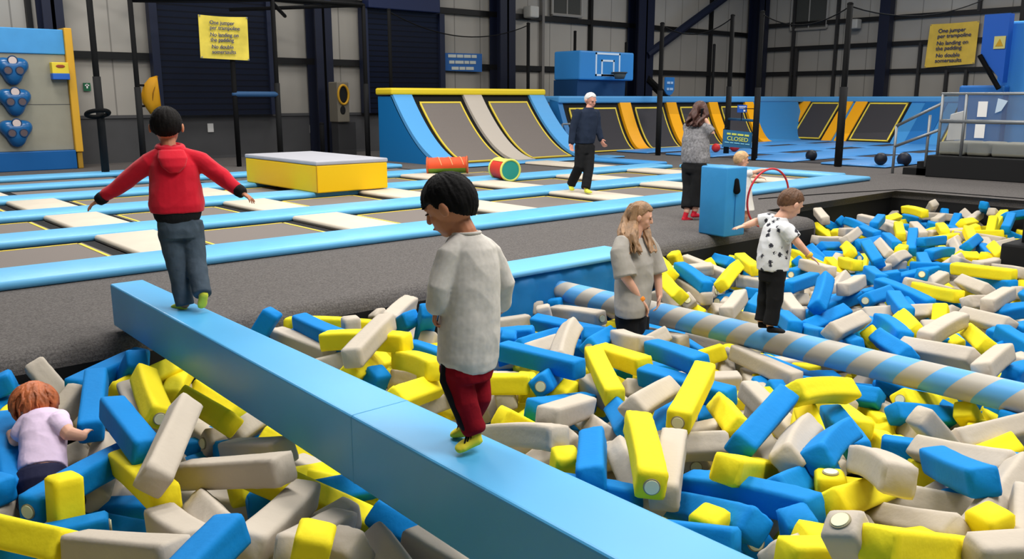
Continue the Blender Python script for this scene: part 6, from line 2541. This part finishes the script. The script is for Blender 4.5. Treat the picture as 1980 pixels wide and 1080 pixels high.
('b',2,14571,4910,-237,-1662,-105,-16,750,0,'rightmost of two blue foam blocks seen end-on, at the far edge of the pit'),
('b',0,15268,5041,-198,-68,0,516,750,0,'rightmost of two blue foam blocks lying level, at the far edge of the pit'),
('y',4,13570,4968,-326,1387,0,140,750,0,'farthest of two yellow foam blocks lying level, near the blue-sleeved right post'),
('y',1,14476,5474,-301,68,-38,340,750,0,'yellow foam block seen end-on, at the far edge of the pit'),
('y',4,12804,4786,-241,-1530,-52,-42,750,0,'third from left of four yellow foam blocks seen end-on, in heap below the black platform'),
('b',2,12145,4511,-248,108,21,460,750,0,'rightmost of five blue foam blocks seen end-on, in the heap below the black platform'),
('b',0,12098,4268,-364,-1438,-72,-42,750,0,'blue foam block seen end-on, near the blue-sleeved right post'),
('b',0,11802,5149,-265,-1567,-146,45,750,0,'leftmost of five blue foam blocks seen end-on, in the heap below the black platform'),
('b',4,11953,4951,-253,-1792,39,84,750,0,'third from left of five blue foam blocks seen end-on, in heap below the black platform'),
('b',3,11293,4569,-295,-1783,33,-23,750,0,'fourth from left of five blue foam blocks seen end-on, in heap below the black platform'),
('y',4,12884,5825,-304,-1512,-62,-4,750,0,'leftmost of four yellow foam blocks seen end-on, in the heap below the black platform'),
('g',1,13247,5700,-320,-1441,-51,37,750,0,'middle of three grey foam blocks seen end-on, in the heap below the black platform'),
('g',1,13691,5454,-383,-205,0,63,750,0,'grey foam block lying level, in the heap below the black platform'),
('g',1,12074,4653,-332,-1505,-57,515,750,0,'rightmost of three grey foam blocks seen end-on, in the heap below the black platform'),
('y',2,11540,4314,-336,48,-83,444,750,0,'rightmost of four yellow foam blocks seen end-on, in the heap below the black platform'),
('y',4,11598,3912,-374,-1199,-53,-40,750,0,'yellow foam block left-sloping, near the blue-sleeved right post'),
('y',4,11622,4002,-226,-1522,-4,441,750,0,'yellow foam block seen end-on, near the blue-sleeved right post'),
('g',1,13168,4801,-321,788,0,106,750,0,'leftmost of two grey foam blocks lying level, near the blue-sleeved right post'),
('g',2,10916,3851,-283,-1783,39,-19,750,0,'grey foam block seen end-on, near the blue-sleeved right post'),
('y',0,9980,3561,-204,-1051,37,21,750,0,'nearest of two yellow foam blocks lying level, near the blue-sleeved right post'),
('g',1,10593,3513,-275,-1386,79,-120,750,0,'rightmost of two grey foam blocks lying level, near the blue-sleeved right post'),
('g',3,10328,4640,-254,-1669,39,488,750,0,'leftmost of three grey foam blocks seen end-on, in the heap below the black platform'),
('b',2,10584,4445,-304,-1511,-19,55,750,0,'second from left of five blue foam blocks seen end-on, in heap below the black platform'),
('b',1,10337,4114,-301,-599,0,-38,750,0,'rightmost of three blue foam blocks lying level, halfway back beyond the striped tube'),
('b',4,9982,4348,-384,1466,-108,-41,750,0,'middle of three blue foam blocks lying level, halfway back beyond the striped tube'),
('g',1,10800,4000,-329,-102,-189,86,750,0,'grey foam block left-sloping, beyond the tube by the right edge'),
('g',3,9622,3993,-426,1722,-191,-31,750,0,'grey foam block right-sloping, halfway back beyond the striped tube'),
('b',2,9694,4077,-303,213,-147,85,750,-1,'blue foam block seen end-on with cream end disc, halfway back beyond the striped tube'),
('b',0,8009,4593,-214,-1717,13,11,750,0,'middle of three blue foam blocks seen end-on, around the boy on the tube'),
('b',3,7375,4012,-132,236,116,452,750,0,'nearest of three blue foam blocks seen end-on, around the boy on the tube'),
('g',1,8572,4459,-288,-1594,-20,405,750,0,'leftmost of three grey foam blocks seen end-on, halfway back beyond the striped tube'),
('g',2,8092,4084,-168,-1655,32,77,750,0,'middle of three grey foam blocks seen end-on, halfway back beyond the striped tube'),
('b',2,7860,4116,-319,1755,-40,-90,750,0,'rightmost of two blue foam blocks right-sloping, in the heap beyond mid tube'),
('b',0,8111,3822,-244,89,-37,475,750,-1,'blue foam block seen end-on with cream end disc, in the heap beyond mid tube'),
('b',0,7193,3855,-332,1799,-41,569,750,0,'leftmost of two blue foam blocks right-sloping, in the heap beyond mid tube'),
('g',4,6316,3198,-101,-1705,29,526,750,0,"leftmost of two grey foam blocks seen end-on, right behind the tube's right end"),
('g',1,7744,3441,-286,-302,0,460,750,0,'grey foam block lying level, in the heap beyond mid tube'),
('g',2,7353,4293,-307,-1395,7,22,750,0,"grey foam block seen end-on, behind the tube at the boy's feet"),
('b',4,6797,3991,-308,-1399,63,-17,750,0,"leftmost of two blue foam blocks seen end-on, behind the tube at the boy's feet"),
('b',2,6562,3607,-288,-1338,111,17,750,0,"rightmost of two blue foam blocks seen end-on, behind the tube at the boy's feet"),
('b',0,6398,3247,-251,-1392,82,141,750,0,"leftmost of two blue foam blocks seen end-on, right behind the tube's right end"),
('y',1,6898,3266,-338,234,-210,460,750,0,"yellow foam block seen end-on, right behind the tube's right end"),
('b',3,6852,3087,-204,-1403,28,-74,750,0,'nearest of two blue foam blocks seen end-on, in the heap beyond mid tube'),
('b',4,6331,2831,-193,-1382,43,427,750,0,"rightmost of two blue foam blocks seen end-on, right behind the tube's right end"),
('b',3,8563,3773,-281,-1116,-66,40,750,0,'blue foam block left-sloping, in the heap beyond mid tube'),
('b',2,7620,3380,-174,-1461,-1,12,750,0,'farthest of two blue foam blocks seen end-on, in the heap beyond mid tube'),
('b',2,9008,4292,-228,-1435,33,-22,750,0,'blue foam block seen end-on, halfway back beyond the striped tube'),
('g',3,10080,4632,-338,-1765,18,-41,750,0,'rightmost of three grey foam blocks seen end-on, halfway back beyond the striped tube'),
('b',4,9377,4488,-350,1608,0,62,750,0,'leftmost of three blue foam blocks lying level, halfway back beyond the striped tube'),
('g',3,7840,4773,-470,1390,-97,383,750,0,"grey foam block lying level, behind the tube at the boy's feet"),
('g',3,9506,3830,-398,-455,-136,-35,750,0,'grey foam block left-sloping, halfway back beyond the striped tube'),
('y',1,7031,3024,-181,332,-36,465,750,0,'yellow foam block seen end-on, in the heap beyond mid tube'),
('y',2,7759,3078,-456,-1587,-434,120,750,0,'yellow foam block lengthwise, in the heap beyond mid tube'),
('g',3,6916,2708,-137,-1783,-28,-20,750,0,'grey foam block right-sloping, in the heap beyond mid tube'),
('g',0,8082,2812,-280,502,-65,362,750,0,'grey foam block lying level, beyond the tube by the right edge'),
('b',3,8792,2746,-308,-213,0,96,750,0,'middle of three blue foam blocks lying level, beyond the tube by the right edge'),
('g',1,8629,2914,-193,-1743,3,48,750,0,'rightmost of three grey foam blocks seen end-on, beyond the tube by the right edge'),
('g',3,8895,3144,-312,-19,-87,611,750,0,'leftmost of three grey foam blocks seen end-on, beyond the tube by the right edge'),
('y',2,8874,3579,-271,-1241,55,-69,750,0,'yellow foam block lying level, in the heap beyond mid tube'),
('g',0,9398,3422,-258,-1395,40,479,750,0,'middle of three grey foam blocks seen end-on, beyond the tube by the right edge'),
('b',0,10065,3457,-330,-1330,74,53,750,0,'farthest of three blue foam blocks lying level, beyond the tube by the right edge'),
('y',2,7033,2482,-196,-1500,54,541,750,0,'yellow foam block seen end-on, beyond the tube by the right edge'),
('b',2,7301,2215,-244,-1289,-42,-47,750,0,'blue foam block left-sloping, beyond the tube by the right edge'),
('b',4,7736,2322,-331,-1019,0,54,750,0,'nearest of three blue foam blocks lying level, beyond the tube by the right edge'),
('g',0,6382,2529,-181,-1163,88,432,750,0,"grey foam block lying level, right behind the tube's right end"),
('g',1,6320,2115,-142,-1717,19,167,750,0,"rightmost of two grey foam blocks seen end-on, right behind the tube's right end"),
('b',3,6983,2068,-342,-56,-57,53,750,0,"blue foam block lying level, right behind the tube's right end"),
('y',0,7513,2816,-644,99,-661,361,750,0,'yellow foam block standing on end, beyond the tube by the right edge'),
]
for c, k, x, y, z, az, el, roll, ln, dsc, lb in BLOCKS:
    u = Vector((math.cos(R(az / 10)) * math.cos(R(el / 10)), math.sin(R(az / 10)) * math.cos(R(el / 10)), math.sin(R(el / 10))))
    o = bpy.data.objects.new('foam_block', BASE[c, k])
    M = frame_of(u, R(roll / 10)).to_4x4() @ Matrix.Diagonal((ln / 1000 / BL, 1, 1, 1))
    M.translation = Vector((x, y, z)) / 1000
    o.matrix_world = M
    COL.objects.link(o)
    tag(o, lb, 'foam block', 'foam blocks in the pit')
    if dsc:
        d = bpy.data.objects.new('end_disc', DISC)
        COL.objects.link(d)
        d.parent = o
        if dsc < 0:
            d.rotation_euler = (0, 0, math.pi)
        d['label'] = 'round cream disc on the end'

# the rest of the pit: the small, far and buried blocks below and between them
rnd = random.Random(77)
REST = [
('y',2,1177,4867,-674,-1168,0,-18,750),
('b',4,986,4654,-549,1507,0,453,750),
('y',3,1000,5582,-196,730,-122,-76,750),
('g',0,943,5762,-355,916,-49,39,750),
('y',3,984,5778,-480,858,-58,505,750),
('g',3,784,5271,-349,880,-63,522,750),
('b',3,1543,5493,-580,-1409,0,-27,750),
('g',3,1928,5769,-449,-1275,-52,-59,750),
('g',3,1722,5718,-702,-1745,-136,-89,750),
('b',0,1816,4818,-569,-936,0,-73,750),
('g',0,1705,5097,-501,782,0,473,750),
('b',3,1839,3794,-370,1387,0,62,750),
('g',0,1699,3712,-670,-822,-322,30,750),
('b',4,3073,5634,-169,-837,-43,126,750),
('g',1,4045,5957,-387,-1496,-155,-35,750),
('y',4,3598,5221,-247,-232,0,-64,750),
('g',1,3627,4978,-413,-331,0,92,750),
('b',2,3766,5197,-497,-79,0,-16,750),
('g',4,5350,6188,-607,1633,-790,127,750),
('g',3,5482,6231,-543,910,-697,405,750),
('g',1,5879,6248,-394,556,-289,681,750),
('g',0,5613,6262,-402,784,-118,27,750),
('b',1,5469,5327,-597,-178,-229,100,750),
('b',4,5364,5061,-404,-547,0,269,750),
('b',2,5577,5451,-424,174,-133,0,750),
('y',0,5860,5221,-780,-1513,-539,55,750),
('g',4,4449,4419,-616,-1514,-423,443,750),
('y',0,3803,4178,-410,435,-101,-76,750),
('g',0,3052,3503,-289,1387,-133,44,750),
('y',0,4472,4034,-700,492,-147,-62,750),
('y',3,4623,4073,-470,-800,-129,8,750),
('y',4,5423,4523,-557,-863,-111,564,750),
('y',4,4923,3706,-388,-413,0,-55,750),
('y',2,4294,3988,-416,451,-76,82,750),
('g',4,3206,2806,-433,-1279,-47,8,750),
('g',3,3303,2887,-560,1009,-100,456,750),
('y',1,4499,3563,-463,348,-47,358,750),
('g',3,4146,3475,-757,-990,-325,522,750),
('g',2,6238,4466,-812,-611,-422,-41,750),
('y',0,7250,4324,-811,476,-87,433,750),
('g',3,5926,3740,-780,-1100,-304,629,750),
('g',1,6180,3721,-631,-1050,0,-79,750),
('g',3,6111,4175,-596,-875,0,-96,750),
('y',2,5603,4562,-529,897,0,36,750),
('y',0,4955,4189,-524,-1788,0,336,750),
('y',1,5596,3286,-643,-1087,-240,-50,750),
('g',2,5013,2939,-415,-28,-110,-23,750),
('y',2,4304,2409,-294,-1542,-155,-106,750),
('g',4,4436,2595,-450,-1559,-27,-86,750),
('g',4,5591,3031,-595,-1218,-45,-47,750),
('y',0,3384,1738,-432,-67,-348,61,750),
('g',3,4831,1612,-441,-38,-185,-106,750),
('b',3,4361,1411,-278,-39,-154,533,750),
('y',1,3698,1386,-406,1780,-93,-15,750),
('b',3,5035,1882,-644,-5,-246,433,750),
('y',2,3963,2253,-341,1100,0,99,750),
('g',0,5653,1726,-407,-382,0,-90,750),
('y',4,6937,4147,-706,511,-70,-81,750),
('b',1,6738,3278,-660,-902,-45,92,750),
('g',1,6630,3568,-649,890,-59,21,750),
('g',0,5477,3013,-468,808,-97,422,750),
('b',1,6146,2886,-731,320,-114,62,750),
('y',0,5583,1895,-492,-1556,0,-29,750),
('y',3,5377,2444,-613,1784,0,17,750),
('b',3,6365,2611,-469,-319,0,-61,750),
('b',0,6379,2137,-485,-872,0,521,750),
('g',4,6671,2663,-577,-748,0,505,750),
('b',4,7465,5922,-405,648,-373,-15,750),
('y',4,8380,5978,-289,319,-137,564,750),
('y',3,8893,5879,-332,119,-170,52,750),
('b',2,8929,5469,-441,-644,-91,-62,750),
('y',3,6925,5152,-674,554,-552,445,750),
('b',0,8260,5250,-591,-622,-129,-51,750),
('b',3,7776,5673,-353,590,-62,17,750),
('g',2,8416,5721,-451,-64,-133,94,750),
('b',1,13232,6830,-514,-529,-283,-38,750),
('b',1,13310,7017,-363,328,-164,475,750),
('y',0,12534,6551,-669,-294,-704,539,750),
('g',1,9956,5346,-507,-1777,-320,-100,750),
('y',0,9366,5600,-502,-1543,-308,365,750),
('b',1,9734,5634,-453,308,-256,490,750),
('y',1,13489,6137,-670,203,-796,-7,750),
('y',2,10893,4638,-468,-414,-371,-84,750),
('b',0,15435,6207,-533,-1515,-480,-43,750),
('g',0,15327,5313,-294,-33,-256,12,750),
('y',0,13730,4997,-539,-221,-685,146,750),
('b',4,11993,5301,-448,1041,-119,31,750),
('b',2,13812,6156,-684,501,-865,5,750),
('y',0,12696,5098,-326,1765,0,13,750),
('g',0,12627,4946,-355,112,0,392,750),
('y',0,11780,4508,-495,-1069,-275,-55,750),
('g',3,12764,4495,-446,-1445,-194,-53,750),
('g',0,12633,4450,-367,1447,-127,403,750),
('b',3,11989,3934,-276,-1487,21,-101,750),
('b',3,12055,3940,-436,8,-77,418,750),
('y',4,11074,4960,-282,210,-51,51,750),
('g',2,10834,4212,-304,108,0,604,750),
('b',2,9609,4692,-398,1113,-97,-64,750),
('y',1,8609,4551,-488,1076,-136,119,750),
('b',2,8373,4193,-352,-96,0,-67,750),
('b',0,7585,3967,-449,-1008,0,27,750),
('b',1,7163,3697,-455,579,0,-23,750),
('b',1,7066,3435,-314,-1686,33,8,750),
('g',0,8004,3725,-363,-1407,-60,608,750),
('b',4,10184,4653,-427,-413,0,-139,750),
('g',4,9122,4891,-338,-1223,0,456,750),
('g',2,8419,4956,-488,-1790,0,465,750),
('y',2,7682,3972,-562,-966,0,494,750),
('y',0,7299,3588,-594,-1132,0,26,750),
('b',2,8198,3484,-374,-1407,-47,349,750),
('g',2,9170,4366,-466,-1399,-51,-65,750),
('g',2,7217,3128,-690,-1135,-222,-54,750),
('y',2,9377,3688,-406,1387,0,-26,750),
('b',1,8799,3249,-405,-992,-57,-71,750),
('b',3,7362,2453,-348,-19,0,542,750),
('g',0,7293,2194,-344,30,-63,64,750),
('g',1,6923,2473,-427,-685,-45,412,750),
('y',0,6841,2174,-449,-781,-124,-42,750),
('b',1,7602,2810,-401,-170,-68,112,750),
('g',3,7383,2913,-485,-1358,-326,13,750),
('g',3,8437,3297,-633,-1740,-491,466,750),
('y',0,10628,3189,-456,-123,-165,22,750),
('g',1,9936,3000,-389,-154,-144,-127,750),
('b',4,9372,2742,-312,-1327,0,311,750),
('b',4,8302,2459,-307,-98,0,25,750),
]
big = bmesh.new()


def put(c, k, M):
    me = BASE[c, k]
    n0 = len(big.verts)
    vs = [big.verts.new(M @ v.co) for v in me.vertices]
    ix = 'byg'.index(c)
    for p in me.polygons:
        f = big.faces.new([vs[i] for i in p.vertices])
        f.material_index = ix
        f.smooth = True


for c, k, x, y, z, az, el, roll, ln in REST:
    u = Vector((math.cos(R(az / 10)) * math.cos(R(el / 10)), math.sin(R(az / 10)) * math.cos(R(el / 10)), math.sin(R(el / 10))))
    M = frame_of(u, R(roll / 10)).to_4x4() @ Matrix.Diagonal((ln / 1000 / BL, 1, 1, 1))
    M.translation = Vector((x, y, z)) / 1000
    put(c, k, M)
for layer, zc in ((0, -.66), (1, -.53)):
    y = -3.4
    while y < 7.1:
        x = -3.2
        while x < 15.6:
            if not (y > 6.0 and x < 11.7) and (x + y) > -2.5:
                a = rnd.uniform(0, math.pi)
                u = Vector((math.cos(a), math.sin(a), rnd.uniform(-.22, .22))).normalized()
                c = rnd.choice('bbgggyy')
                M = frame_of(u, rnd.uniform(-.4, .4)).to_4x4()
                M.translation = Vector((x + rnd.uniform(-.1, .1), y + rnd.uniform(-.1, .1), zc + rnd.uniform(-.06, .06)))
                p = M.translation
                h = .34
                if (p + u * h).y < 6.1 or p.x > 11.7:
                    put(c, rnd.randrange(5), M)
            x += .40
        y += .36
me = bpy.data.meshes.new('foam_filling')
big.to_mesh(me)
big.free()
for c in 'byg':
    me.materials.append(FOAM[c])
o = bpy.data.objects.new('foam_filling', me)
COL.objects.link(o)
tag(o, 'mass of half buried blue, yellow and grey foam blocks filling the pit', 'foam filling')
o['kind'] = 'stuff'
